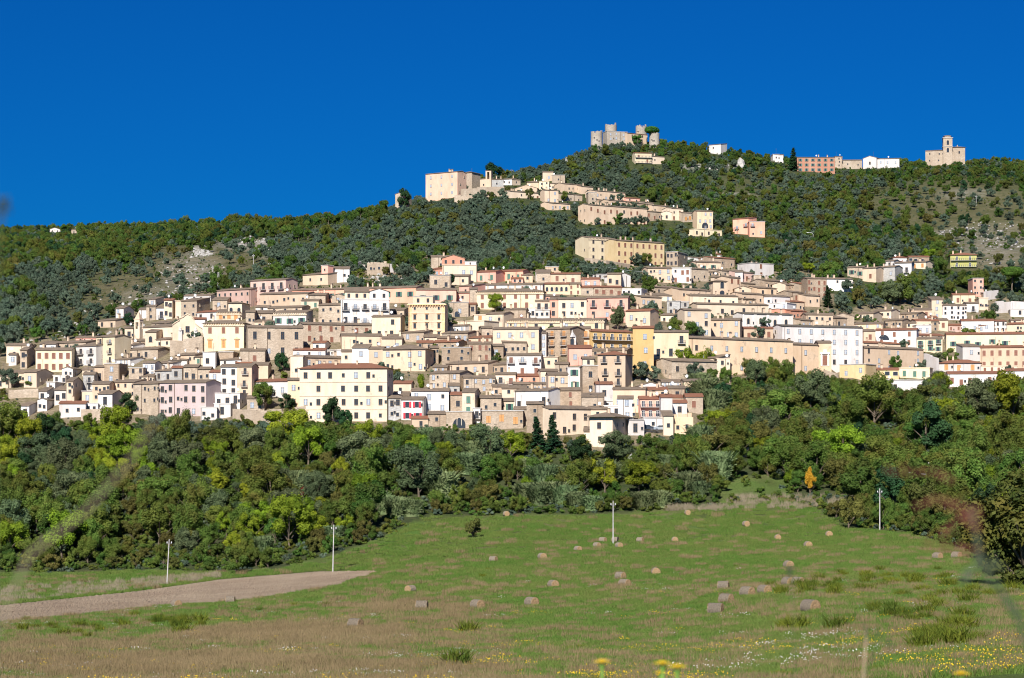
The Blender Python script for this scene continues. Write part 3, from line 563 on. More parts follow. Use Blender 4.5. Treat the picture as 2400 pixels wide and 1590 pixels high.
6 1402 1538 885 940 - gr R 2x1b house | low rose house with tiled roof behind a green bush
6 1538 1872 838/835 960 - gr W 6x1w house | white house with red curtains and glass verandas on the right
6 1718 1882 885 960 - gr W 4x1w house | glazed veranda house in front of the red-curtain house
6 1882 2000 842 955 - gr W 2x2d house | white two-storey house with arched passage right of the glass verandas
6 2005 2300 875/865 960 - gr C 4x1q house | cream stepped house at the right photo edge above the yellow terrace building
6 2045 2300 835 880 - gb C 3x1q house | small cream house with gable higher at the right photo edge
6 540 662 942/938 1060 - gb B 1x1b house | tan house with one brown shutter right of the lilac-white building
6 660 1080 937/930 1100 - gr W 3x2b house | white house with red roof and big half-round window on the right
6 540 1078 1062/1112 1150 - gr C 6x1d house | cream attic house with orange tile edge below the half-round window house
6 545 1152 1112/1168 1350 - gb B 6x3w house | large weathered tan house with small windows and two balconies on the right
6 1085 1345 1022/1020 1160 - gb K 3x2gB house | pale yellow house with blue-green shutters and iron balcony
6 1088 1362 985/990 1030 - gr C 3x1q house | low cream attic house above the blue-green shutter house
6 1385 2320 978/970 1160 - gr K 7x1g house | long pale yellow building with red roof partly behind ivy
6 1755 2168 1045/1035 1110 - gr W 5x1O2 house | white arcaded veranda house with red roof at the right
6 1552 1728 1100 1250 - sb N 1x1w house | pale house with pointed side roof left of the brick building
6 1730 2300 1112/1105 1340 - gr B 7x2b apartment_block | tan brick building with two rows of red-brown shutters at the right edge
6 1740 2110 1300 1370 - fb C 5x1b house | cream ground-floor house below the brick building
6 2100 2300 1215 1330 - fb C 1x1w house | cream house with grey garage shutter at the right photo edge
6 1310 1735 1272/1268 1370 - hr N 3x1o house | pale house with broad red roof and three orange shutters
6 1400 1960 1378/1375 1520 - gr W 6x1b house | long white house with thin red roof at the lower right edge
6 1960 2300 1350/1340 1500 - gr W 3x1d house | white house with red roof right end of the lower right edge
6 295 565 1288/1280 1430 - fb M 2x1w house | mustard yellow house left of the yellow loggia house
6 590 900 1338 1420 - gr M 4x1O2 house | yellow loggia house under the large weathered tan house
6 895 1215 1322/1318 1430 - fb K 3x1G house | yellow house with three closed green shutters
6 680 1190 1442/1448 1560 - fb W 4x1d house | long white house below the yellow terrace at the lower right
7 125 215 360 490 R90 pb S 1x2q house | lone stone gable house on the ridge against the sky
7 462 815 137/107 405 R100 gb I 3x3w palazzo | big pink palazzo on the ridge standing against the sky
7 895 1032 152/142 310 R30 gb A 1x2w house | pink house joined behind the ridge palazzo's shaded side
7 860 975 125/115 200 - hb S - house | small stone roof house between the two pink ridge houses
7 1065 1135 190/180 300 - gb B 1x1q house | small tan house left of the dark ridge church
7 1195 1325 195 310 - gb G 1x1q church | shaded grey gable church on the ridge beside its open belfry
7 1300 1430 195/188 260 - gb W 2x1q house | small white house with broken roofs right of the ridge church
7 1430 1515 195/200 260 - gb S 1x1q house | small stone house right of the white house near the ridge church
7 1450 1700 295/290 330 - pb B 2x1q house | tan gable-front house on the upper hamlet's left
7 1400 1740 325/350 410 - gb C 4x1b house | pinkish cream house with long roof below the tan gable-front house
7 1760 1878 112 210 - gb B 1x1w house | small tan house highest at the left of the upper hamlet
7 1862 2008 148 240 - fb S 1x1q house | flat pale stone house right of the highest tan house
7 1585 1725 225 290 - hb B - house | tan house with pyramid roof in the upper hamlet
7 1722 1832 215 310 - fb K 2x2q house | pale yellow cube house in the upper hamlet
7 1832 1992 240 310 - gb C 2x1q house | cream house with shaded door in the upper hamlet
7 1990 2192 240/258 350 - gb B 2x1q house | long tan house in the upper hamlet's top row
7 2190 2320 270/288 360 - gb B 1x1q house | tan house ending the upper hamlet's top row
7 1782 1935 312/332 460 L50 gb B 2x2w house | tan house with four white windows in the upper hamlet
7 1830 2066 452/478 540 - gb B 3x1w house | low tan house at the lower edge of the upper hamlet
7 1935 2200 348/382 440 - sb S 3x1q house | pale stone low house amid olives in the upper hamlet
8 385 682 772/795 880 - gb B 4x1w house | tan house with pale windows behind the battlemented tower
8 325 405 790 900 - fb S 1x1q tower_house | short stone tower with battlements in the upper hamlet
8 400 462 858/868 905 - gb B 1x1q house | little tan house right of the battlemented tower
8 525 750 865/892 945 - gb B 3x1w house | tan terrace house right of the battlemented tower
8 320 893 907/972 1105 L90 gb B 9x2b house | very long tan house with two rows of brown windows in the upper hamlet
8 893 1030 972/985 1065 - gb T 3x1b house | shaded brown house at the right end of the very long tan house
8 750 897 890/905 970 - gb T 2x1q house | brown house with brick pattern behind the very long tan house
8 690 826 842/850 880 - gr P 2x1q house | small pink house with red roof and chimney in the upper hamlet
8 870 960 885/900 930 - gb S 1x1q house | small low stone house in the upper hamlet's right part
8 940 1132 912/938 985 - gb B 3x1q house | tan house with rough roofs behind the white windowed one
8 1030 1132 985 1055 - pb C 1x1d house | cream gable house with dark balcony in the upper hamlet
8 1130 1243 942/950 1065 - gb C 2x2b house | cream house with two long brown windows in the upper hamlet
8 1243 1378 985/992 1080 - gb S 3x1o house | stone house with small orange windows left of the arch house
8 1378 1530 970/975 1150 L45 gb O 3x3w house | tall peach house with big dark arch at the upper hamlet's right end
8 1352 1617 1142/1165 1220 - fb K 5x1d house | low yellow terrace house below the peach arch house
8 1722 1880 1050/1015 1195 - sr A 2x1wB villa | left half of the salmon pink villa with sloping roof
8 1880 2033 1072 1222 - fr A 2x2wB villa | right half of the salmon pink villa with flat top and balconies
8 330 590 1228/1250 1450 L130 gb K 3x3d palazzo | pale cream left part of the long hillside building with gable end
8 592 1060 1252/1338 1500 - gb M 8x3b palazzo | long yellow hillside building with brown windows and chimneys
8 775 942 408/418 515 L25 gr K 2x2bLB villa | cream yellow balcony villa below the castle
8 942 1062 440/448 520 - gb C 2x1q house | pale annex house right of the balcony villa below the castle
8 1490 1606 332/318 400 - sb N 1x1q house | white house on the crest among trees right of the castle
8 2110 2172 422 480 - fb N 1x1q house | small white cube on the crest left of the red crest building
9 270 618 275 410 - gb E 6x3g palazzo | red plaster building with green shutters on the crest
9 620 686 268 360 - gb S 1x3q house | narrow grey-stone house right of the red crest building
9 685 870 300/298 370 - sb S 2x1q house | pale stone house with slanting roof on the crest
9 878 1002 285/275 370 - pb N 1x1a house | pale shaded gable house on the crest between stone and white house
9 1000 1214 288 362 - gb W 3x1w house | white house with slim brown roof on the crest
9 1455 1616 215/208 330 - gb S 2x2q church | pale stone church body left of the tall crest bell tower
9 1705 1822 182 290 - hb S 1x1d church | square church choir right of the tall crest bell tower
9 60 142 250 310 - sb N 1x1q house | small pale house on the crest left of the cedar
R 303 372 416 436 - pb N 2x1q house | tiny white house on the far left skyline
R 438 474 418 442 - gb S 1x1q house | tiny stone ruin on the far left skyline
'''
# ------------------------------------------------------------------ where every house stands (needed by the ground, which is levelled for them)
MASK=np.full((1590//4+1,2400//4+1),1e9)   # nearest house distance per 4x4 photo pixels
def mask_rect(xa,ya,xb,yb,d):
    i0,i1=int(max(ya,0)//4),int(min(yb,1589)//4)+1; j0,j1=int(max(xa,0)//4),int(min(xb,2399)//4)+1
    if i1>i0 and j1>j0: MASK[i0:i1,j0:j1]=np.minimum(MASK[i0:i1,j0:j1],d)
HLIST=[]
def solve(px1,px2,yt,yt2,d,side,sgn,rnd):
    best=None
    def geo(th,D,y1):
        u1=(px1-1200)/F; u2=(px2-1200)/F; X1=u1*y1; L=(u2*y1-X1)/(math.cos(th)-u2*math.sin(th))
        return X1,L
    if side is None and yt2 is None:
        th=math.radians(rnd.uniform(-7,7)); D=rnd.uniform(6.5,9)
    else:
        for thd in range(-32,33,2):
            th=math.radians(thd)
            for D in (7,8.5,10,12,14,17):
                y1=d; X1,L=geo(th,D,y1)
                if L<=0: continue
                y2=y1+L*math.sin(th); X2=X1+L*math.cos(th)
                cost=abs(thd)*.012+abs(D-9)*.03
                pt=YH-(YH-yt)/y2*y1
                if yt2 is not None: cost+=abs(pt-yt2)*.35
                else: cost+=abs(thd)*.01
                if side is not None:
                    if sgn>0: s=F*(X2-D*math.sin(th))/(y2+D*math.cos(th))-F*X2/y2
                    else: s=F*X1/y1-F*(X1-D*math.sin(th))/(y1+D*math.cos(th))
                    cost+=abs(s-side)*.25
                if best is None or cost<best[0]: best=(cost,th,D)
        _,th,D=best
    X1,L=geo(th,D,d); y1=d+max(0,-L*math.sin(th))
    X1,L=geo(th,D,y1)
    return th,D,X1,y1,L

def geometry(reg,x1,x2,yts,yb,side,idx):
    rnd=random.Random(idx*77+5)
    X0,Y0,K=REG[reg]; cx=lambda v:X0+v/K; cy=lambda v:Y0+v/K
    px1,px2=cx(x1),cx(x2); yt=cy(yts[0]); yt2=cy(yts[1]) if len(yts)>1 else None; pb=cy(yb)
    sd=None; sgn=1
    if side!='-': sd=float(side[1:])/K; sgn=1 if side[0]=='R' else -1
    d=dist_at((px1+px2)/2,pb)
    th,D,X1,y1,L=solve(px1,px2,yt,yt2,d,sd,sgn,rnd)
    return rnd,px1,px2,yt,yt2,pb,sd,sgn,d,th,D,X1,y1,L
ROWS=[]
for idx,ln in enumerate(HOUSES.strip().split('\n')):
    left,right=ln.split(' | ',1); t=left.split(); ex=[]
    if ' +' in right:
        parts=right.split(' +'); right=parts[0]; ex=parts[1:]
    ROWS.append((t[0],float(t[1]),float(t[2]),[float(q) for q in t[3].split('/')],float(t[4]),t[5],t[6],t[7],t[8],t[9],right.strip(),ex,idx))
PLAN=[]
def plan(r):
    rnd,px1,px2,yt,yt2,pb,sd,sgn,d,th,D,X1,y1,L=geometry(r[0],r[1],r[2],r[3],r[4],r[5],r[12])
    PLAN.append((px1,px2,pb,X1,y1,L,th)); xa=min(px1,px2)-(sd or 0)*(sgn<0); xb=px2+(sd or 0)*(sgn>0)
    i0,i1=int(max(min(yt,yt2 or yt)-8,0)//4),int(min(pb,1589)//4)+1; j0,j1=int(max(xa,0)//4),int(min(xb,2399)//4)+1
    COVER[i0:i1,j0:j1]=True
COVER=np.zeros((1590//4+1,2400//4+1),bool)
for r in ROWS: plan(r)
for x0_,y0_,x1_,y1_ in ((402,730,478,842),(312,735,340,800),(1664,655,1700,700),(1130,398,1155,445),(1330,760,1352,820),(600,900,700,975),(625,820,690,890),(700,925,760,1000),(875,860,1012,915),(1440,850,1530,915),(1150,700,1185,735),(1420,720,1475,770),(1465,690,1550,770),(1540,730,1660,850),(1590,800,1690,850),
   (1470,625,1600,700),(1930,640,2170,735),(800,600,1010,672),(0,690,320,800),(0,880,110,1000),(230,925,330,1000),(1630,860,2400,1000),(1640,600,1780,640),(1780,600,1950,660),(2270,640,2400,740),(2150,820,2290,860),(260,740,330,790),(1220,600,1530,625),(1480,860,1560,910),(1760,560,1860,640)): COVER[y0_//4:y1_//4,x0_//4:x1_//4]=True
LANDM=[(680//1,640,'turret house'),(520,780,'yellow palazzo'),(800,930,'biggest cream palace'),(1000,745,'orange palazzo'),(430,940,'lilac house'),(1420,725,'rosy palazzo'),(1680,680,'square bell tower'),(1800,760,'white church nave'),(1508,830,'golden yellow house'),(1700,830,'long peach building'),(1075,640,'brick gable house'),(840,690,'salmon row'),(945,850,'mossy hipped roof house'),(965,965,'red-shutter house'),(1285,1010,'two conifers'),(2195,720,'slim cream tower house'),(2350,840,'brick building'),(2070,800,'half-round window house'),(1410,1010,'pyramid roof house'),(440,770,'curved church front'),(325,765,'pointed belfry'),(1930,820,'lilac-white building'),(1430,870,'tan four-balcony house'),(1240,860,'bright white two-balcony house'),(1640,600,'tan green-white shutter house'),(590,680,'dusty pink blocks'),(610,800,'wide grey palazzo'),(1180,690,'pale cream palazzo'),(180,820,'pale yellow balcony block'),(290,870,'square brown tower house'),(1100,850,'rounded rubble house'),(1190,800,'cream eight-window block'),(1580,930,'pink balcony house')]
def in_town(px,row): return seg(TOWN_TOP,px)+14<row<seg(FOR_TOP,px)-26
def seg(pts, x): return float(np.interp(x,[p[0] for p in pts],[p[1] for p in pts]))
TOWN_TOP=[(0,800),(240,790),(300,730),(430,690),(560,660),(700,640),(850,600),(1050,590),(1150,625),(1300,610),(1450,635),(1520,620),(1700,605),(1830,620),(1940,660),(1960,730),(2150,700),(2400,700)]
FOR_TOP=[(0,1005),(60,1000),(110,990),(300,995),(560,985),(700,995),(850,1000),(1100,1005),(1250,1030),(1330,1045),(1400,1058),(1480,1030),(1640,1020),(1650,900),(1720,900),(1750,880),(1900,905),(2000,915),(2150,925),(2400,905)]
rf=random.Random(99); nf=0; used=set()
for i in range(150,260):
    for j in range(4,596):
        row,px=i*4+2,j*4+2
        if COVER[i,j] or not in_town(px,row): continue
        free=(~COVER[i:i+3,j:j+4]).mean()
        if free<.7: continue
        wd=rf.uniform(34,62); hh=rf.uniform(24,36); col=rf.choice('BBSSTCCNW'); st=rf.choice('qqdwbg'); rt='gb' if rf.random()<.75 else rf.choice(['gr','sb','fb'])
        lx,ly,ln_=min(LANDM,key=lambda q:(q[0]-px)**2+(1.6*(q[1]-row))**2); dx,dy=px+20-lx,row-ly
        ps=' and '.join([w for w in (('above' if dy<-22 else 'below' if dy>22 else ''),('left' if dx<-25 else 'right' if dx>25 else '')) if w]) or 'close'
        cn={'B':'tan','S':'pale stone','T':'brown stone','C':'cream','N':'greyish white','W':'white'}[col]; sn={'q':'tiny windows','d':'dark windows','w':'pale windows','b':'brown shutters','g':'green shutters'}[st]
        lb='little %s house with %s, %s%s the %s'%(cn,sn,'just ' if 'above' in ps or 'below' in ps else '',ps+(' of' if ps.endswith(('left','right')) else ''),ln_)
        if ps=='close': lb=lb.replace('close','close to')
        if lb in used:
            lb=lb.replace('little','low %s-roofed'%('red' if rt=='gr' else 'brown')) 
            if lb in used: lb=lb.replace('low ','narrow ')
        lb=' '.join(lb.split()[:16]) if len(lb.split())<=16 else lb.replace('just ','').replace('little ','')
        used.add(lb); r=('0',px-3.0,px+wd,[row-4.0],row+hh,'-',rt,col,'%dx%d%s'%(rf.choice([1,2,2,3]),1,st),'house',lb,[],1000+nf); nf+=1
        ROWS.append(r); plan(r)
print('fillers',nf)
# level the ground in front of each house so that it does not bury the walls
ZT0=ZT.copy()
for px1,px2,pb,X1,y1,L,th in PLAN:
    for k in range(int((px1-PXG[0])//20),int((px2-PXG[0])//20)+2):
        u=(PXG[k]-1200)/F; den=math.cos(th)-u*math.sin(th); q=min(max((u*y1-X1)/den,0),L); yf=y1+q*math.sin(th)
        for j in range(len(DG)):
            if 500<DG[j]<=yf+10: ZT[k,j]=min(ZT[k,j],(YH-pb)/F*DG[j]+(.0 if DG[j]<yf else .25*(DG[j]-yf)))
# ------------------------------------------------------------------ ground
FLD_EDGE=[(0,1345),(150,1345),(300,1337),(520,1343),(640,1335),(760,1312),(900,1262),(1000,1213),(1400,1208),(1700,1192),(1745,1180),(1800,1178),(1900,1190),(1965,1228),(2000,1240),(2130,1250),(2250,1290),(2400,1375)]
OPEN=[(480,635,150,50,.95),(330,690,150,55,.85),(585,575,75,20,.75),(240,745,120,35,.45),(2330,600,110,45,.85),(2250,490,150,70,.62),(2100,480,90,45,.4),(2370,540,80,40,.7),(1750,440,80,30,.3),(1560,560,60,18,.25)]
def openness(pc,row):
    k0=0
    for cx_,cy_,rx,ry,st in OPEN:
        q=((pc-cx_)/rx)**2+((row-cy_)/ry)**2
        if q<1.4: k0=max(k0,st*(1-q*.4))
    return k0
def build_ground():
    mo=[]; verts=[]; mf=[]; mt=[]; mr=[]
    pxs=np.concatenate([np.arange(-1500,-100,60),np.arange(-100,2500,10.0),np.arange(2500,3901,60)])
    ds=np.concatenate([np.array([-40,-10,0,3,6,10,15,22,32,45,60,75]),np.arange(86,250,3),np.arange(250,1420,5),np.array([1440,1500,1600,1800,2200,3000,4500,7000])]).astype(float)
    for p in pxs:
        for d in ds:
            z=zpd(p,d); x=(p-1200)/F*max(d,30.0) if d<30 else (p-1200)/F*d
            r=YH-z*F/max(d,1)
            pc=min(max(p,0),2400)
            fe=seg(FLD_EDGE,pc); isf = 1.0 if (d<300 or r>fe-3) else 0.0
            tn=0.0
            if 1680<pc<1860 and 1110<r<=fe-3: isf=.8
            if isf<.5:
                if r<seg(FOR_TOP,pc)+8 and r>seg(TOWN_TOP,pc)-4 and d<900: tn=1.0
                a=noise.noise(Vector((x*.012,d*.012,0)))*5+noise.noise(Vector((x*.06,d*.06,3)))*1.6+noise.noise(Vector((x*.2,d*.2,7)))*.5
                iy,jx=int(min(max(r,8),1580)//4),int(min(max(pc,8),2390)//4); cv=COVER[iy-2:iy+2,jx-2:jx+2].any()
                if cv: pass
                elif d>760 and not tn and d<1330: z+=a*.4
                elif d>=1330: z+=0
                else: z+=a*.12
            rk=0.0
            for (cx,cy,rx,ry,s) in ((585,572,75,16,1),(470,590,30,14,.9),(620,585,40,20,.8),(450,640,70,40,.42),(380,700,90,30,.35),(2330,575,90,45,.4),(2250,545,60,12,.45),(1700,465,60,8,1),(1650,395,70,10,.8),(880,650,60,12,.7),(2260,455,60,10,.4),(1880,570,60,6,.8)):
                q=((pc-cx)/rx)**2+((r-cy)/ry)**2
                if q<1.5 and d>600: rk=max(rk,s*max(0,1-q*.55))
            mo.append(openness(pc,r) if d>560 else 0)
            verts.append((x,d,z)); mf.append(isf); mt.append(tn); mr.append(rk)
    n=len(ds); faces=[(i*n+j,(i+1)*n+j,(i+1)*n+j+1,i*n+j+1) for i in range(len(pxs)-1) for j in range(n-1)]
    me=bpy.data.meshes.new('ground'); me.from_pydata(verts,[],faces)
    for nm,arr in (('field',mf),('town',mt),('rock',mr),('open',mo)):
        a=me.attributes.new(nm,'FLOAT','POINT'); a.data.foreach_set('value',arr)
    me.polygons.foreach_set('use_smooth',[True]*len(faces)); me.update()
    m,nt,bs=newmat('ground_cover'); bs.inputs["Roughness"].default_value=1; bs.inputs["Specular IOR Level"].default_value=0.1
    def att(n): a=N(nt,"ShaderNodeAttribute"); a.attribute_name=n; return a.outputs["Fac"]
    # meadow
    f=field_colour(nt)
    # hillside
    h=mix(nt,noise_fac(nt,.05,6,.65,'World'),(.12,.105,.05),(.23,.185,.11))
    h=mix(nt,noise_fac(nt,.6,4,.7,'World',(1,1,1),.45,.7),h,(.060,.075,.030))
    h=mix(nt,att('open'),mix(nt,noise_fac(nt,.3,4,.7,'World'),(.045,.065,.026),(.085,.095,.040)),h)
    st=mul(nt,noise_fac(nt,.35,6,.8,'World',(.5,1,2),.60,.66),.85); h=mix(nt,mul(nt,st,att('open')),h,(.42,.39,.34))
    rk=mul(nt,att('rock'),noise_fac(nt,.28,7,.8,'World',(.6,1,2.2),.38,.58)); 
    h=mix(nt,rk,h,(.44,.41,.37))
    t=mix(nt,noise_fac(nt,.4,5,.7,'World'),(.34,.27,.19),(.16,.14,.07))
    c=mix(nt,att('town'),h,t); c=mix(nt,att('field'),c,f)
    nt.links.new(c,bs.inputs["Base Color"]); bump(nt,bs,noise_fac(nt,1.5,8,.7,'World'),.7,.5)
    me.materials.append(m); return tag(meshobj('ground',me),kind='structure')
def field_colour(nt):
    a=mix(nt,noise_fac(nt,.030,5,.6,'World',(1,.55,1),.40,.62),(.105,.195,.036),(.165,.180,.062))
    a=mix(nt,noise_fac(nt,.10,5,.65,'World',(1,.35,1),.46,.66),a,(.085,.110,.030))
    a=mix(nt,mul(nt,noise_fac(nt,.045,5,.6,'World',(.6,1.6,1),.52,.66),.5),a,(.23,.17,.095))
    a=mix(nt,mul(nt,noise_fac(nt,2.2,4,.7,'World',(1,.25,1),.5,.75),.5),a,(.035,.060,.014))
    a=mix(nt,mul(nt,noise_fac(nt,9,3,.7,'World',(1,.3,1),.55,.75),.35),a,(.22,.20,.09))
    return a
build_ground()
# ploughed field
def build_plough():
    up=[(-600,1470),(0,1421),(324,1387),(516,1359),(747,1340),(886,1340)]; lo=[(-600,1520),(0,1461),(155,1447),(400,1420),(585,1409),(800,1373),(886,1342)]
    nx,ny=420,44; v=[]
    for i in range(nx+1):
        px=-300+1186*i/nx; d0=dist_at(max(px,0),seg(lo,px)); d1=dist_at(max(px,0),seg(up,px))
        for j in range(ny+1):
            d=d0+(d1-d0)*j/ny; x=(px-1200)/F*d; e=min(j,ny-j,i,nx-i); e=min(1,e/2)
            z=zpd(px,d)+.03+e*(.16+.16*noise.noise(Vector((x*.9,d*.9,0)))+.10*noise.noise(Vector((x*3,d*3,5))))
            v.append((x,d,z))
    f=[(i*(ny+1)+j,(i+1)*(ny+1)+j,(i+1)*(ny+1)+j+1,i*(ny+1)+j+1) for i in range(nx) for j in range(ny)]
    me=bpy.data.meshes.new('ploughed_field'); me.from_pydata(v,[],f)
    m,nt,bs=newmat('tilled_soil'); bs.inputs["Roughness"].default_value=1
    c=mix(nt,noise_fac(nt,.12,5,.6,'World',(1,.4,1)),(.38,.275,.175),(.50,.38,.25)); c=mix(nt,mul(nt,noise_fac(nt,1.6,6,.85,'World',(.5,1,1),.60,.70),.65),c,(.16,.11,.07))
    c=mix(nt,mul(nt,noise_fac(nt,1.3,4,.7,'World',(.06,1,1),.52,.66),.55),c,(.20,.14,.09)); c=mix(nt,mul(nt,noise_fac(nt,5,3,.8,'World'),.25),c,(.18,.12,.08))
    nt.links.new(c,bs.inputs["Base Color"]); bump(nt,bs,noise_fac(nt,2.5,6,.8,'World'),1,.15)
    me.materials.append(m); tag(meshobj('ploughed_field',me),kind='structure')
build_plough()
# ------------------------------------------------------------------ windows and other shared parts
def ring(mb, w, h, t, y0, y1, m):
    mb.box(-w/2-t,-w/2,y0,y1,-h/2-t,h/2+t,m); mb.box(w/2,w/2+t,y0,y1,-h/2-t,h/2+t,m)
    mb.box(-w/2,w/2,y0,y1,h/2,h/2+t,m); mb.box(-w/2,w/2,y0-.05,y1,-h/2-t,-h/2,m)
STY={ # style: width, height, surround material, pane material, shutters
 'd':(1.0,1.55,M_SUR,M_GLASS_SHADE,None),'q':(.75,.95,M_SUR,M_GLASS_SHADE,None),'w':(1.0,1.5,M_SUR,M_PALE,None),'t':(1.05,2.2,M_SUR,M_GLASS_SHADE,None),
 'g':(1.0,1.6,M_SUR,M_GLASS_SHADE,M_GRN),'G':(1.05,1.8,M_SUR,M_GRN,None),'b':(1.05,1.75,M_SUR,M_BRN,None),'o':(1.2,1.8,M_SUR,M_ORG,None),
 'a':(1.0,1.9,M_SUR,M_GLASS_SHADE,None),'R':(1.0,1.5,M_WHT,M_GLASS_SHADE,M_RED),'r':(1.2,1.4,M_SUR,M_BRN,None),'A':(.8,1.5,M_SUR,M_GLASS_SHADE,None),
 'P':(1.15,2.1,M_OTRIM,M_ORG,None),'O':(1.0,1.9,M_OTRIM,M_GLASS_SHADE,None),'L':(1.1,2.1,M_WHT,M_GLASS_SHADE,None),'O2':(2.6,2.1,M_WHT,M_GLASS_SHADE,None),'X':(1.5,3.2,M_WHT,M_BRN,None)}  # O2: unglazed loggia bay, its dark panel paints the shade inside
WMESH={}
def win_meshes(s):
    if s in WMESH: return WMESH[s]
    w,h,sm,pm,sh=STY[s]; a=MB(); p=MB()
    if s in ('a','A'):
        n=8; r=w/2; zc=h/2-r
        inner=[(-r,-h/2)]+[(-r*math.cos(math.pi*i/n),zc+r*math.sin(math.pi*i/n)) for i in range(n+1)]+[(r,-h/2)]
        k=(r+.16)/r; outer=[(-r*k,-h/2-.1)]+[(x*k,zc+(z-zc)*k) for x,z in inner[1:-1]]+[(r*k,-h/2-.1)]
        for i in range(len(inner)-1):
            (x0,z0),(x1,z1),(u0,v0),(u1,v1)=inner[i],inner[i+1],outer[i],outer[i+1]
            a.poly([(u0,-.12,v0),(u1,-.12,v1),(x1,-.12,z1),(x0,-.12,z0)]); a.poly([(x0,-.12,z0),(x1,-.12,z1),(x1,.05,z1),(x0,.05,z0)]); a.poly([(u1,-.12,v1),(u0,-.12,v0),(u0,.05,v0),(u1,.05,v1)])
        p.poly([(x,-.03,z) for x,z in reversed(inner)][::-1])
    else:
        ring(a,w,h,.06,-.11,.05,0)
        if s in ('P','O'):
            a.box(-w/2-.3,w/2+.3,-.35,.05,h/2+.3,h/2+.45,0)
            if s=='P': a.poly([(-w/2-.3,-.3,h/2+.45),(w/2+.3,-.3,h/2+.45),(0,-.3,h/2+.95)]); a.poly([(-w/2-.3,-.3,h/2+.45),(0,-.3,h/2+.95),(0,.03,h/2+.95),(-w/2-.3,.03,h/2+.45)]); a.poly([(w/2+.3,.03,h/2+.45),(0,.03,h/2+.95),(0,-.3,h/2+.95),(w/2+.3,-.3,h/2+.45)])
        if s=='X':
            a.box(-1.3,-.9,-.3,.04,-1.7,2.0,0); a.box(.9,1.3,-.3,.04,-1.7,2.0,0); a.box(-1.5,1.5,-.45,.04,2.0,2.4,0); a.box(-.5,.5,-.3,.04,2.4,3.3,0)
        if sh:
            for sg in (-1,1): 
                x0,x1=sorted((sg*(w/2+.02),sg*(w/2+.55))); a.box(x0,x1,-.19,-.02,-h/2,h/2,1)
        p.box(-w/2,w/2,-.04,.03,-h/2,h/2,0)
        if pm in (M_BRN,M_GRN,M_ORG,M_RED): p.box(-.02,.02,-.07,-.02,-h/2,h/2,1)
        elif s in('t','d','w','L'): p.box(-.035,.035,-.08,-.02,-h/2,h/2,1); p.box(-w/2,w/2,-.08,-.03,h*.12,h*.12+.06,1)
    WMESH[s]=(a.mesh('window_'+s,[sm,sh or sm]), p.mesh('pane_'+s,[pm, M_WOOD if pm in (M_BRN,M_GRN,M_ORG,M_RED) else (M_WHT if s in 'wL' else M_WOOD)])); return WMESH[s]
def add_window(root, s, x, y, z, k=1.0, rz=0, kx=None):
    a,p=win_meshes(s)
    wo=meshobj('window',a,root,(x,y,z),(0,0,rz),(kx or k,1,k)); meshobj('pane',p,wo); return wo
def mk_balc():
    m=MB(); m.box(-.5,.5,-.9,0.02,-.12,0,0); m.box(-.5,.5,-.9,-.86,.92,.98,1)
    for i in range(13): x=-.5+i/12; m.box(x-.012,x+.012,-.89,-.87,0,.92,1)
    for sx in(-.5,.488): m.box(sx,sx+.012,-.86,0,.92,.97,1); m.box(sx,sx+.012,-.5,-.47,0,.92,1)
    for sx in(-.35,.32): m.poly([(sx,0,-.12),(sx,-.6,-.12),(sx,0,-.5)],0); m.poly([(sx+.04,0,-.12),(sx+.04,0,-.5),(sx+.04,-.6,-.12)],0)
    return m.mesh('balcony',[M_CONC,M_IRON])
BALC=mk_balc()
def mk_chim():
    m=MB(); m.box(-.3,.3,-.3,.3,-1.2,1.0,0); m.box(-.38,.38,-.38,.38,1.0,1.1,1); m.box(-.26,.26,-.26,.26,1.1,1.3,0); m.box(-.4,.4,-.4,.4,1.3,1.38,1); return m.mesh('chimney',[WM['B'],RM['b']])
CHIM=mk_chim()
def mk_dish():
    m=MB(); m.tube([(0,0,-.8),(0,0,.5)],.03,k=5,m=0); 
    prof=[(0.02,0),(.25,.03),(.45,.12)]; k=10
    for i in range(2):
        for j in range(k):
            a,b=2*math.pi*j/k,2*math.pi*(j+1)/k; (r0,h0),(r1,h1)=prof[i],prof[i+1]
            m.poly([(r0*math.cos(a),-.05-h0,.6+r0*math.sin(a)),(r1*math.cos(a),-.05-h1,.6+r1*math.sin(a)),(r1*math.cos(b),-.05-h1,.6+r1*math.sin(b)),(r0*math.cos(b),-.05-h0,.6+r0*math.sin(b))],1)
    return m.mesh('satellite_dish',[M_IRON,M_WHT])
DISH=mk_dish()
def mk_ant():
    m=MB(); m.tube([(0,0,-1),(0,0,2.4)],.03,k=5); 
    for z,l in((2.3,.5),(2.0,.4),(1.7,.3)): m.box(-l,l,-.015,.015,z,z+.03)
    return m.mesh('antenna',[M_IRON])
ANT=mk_ant()
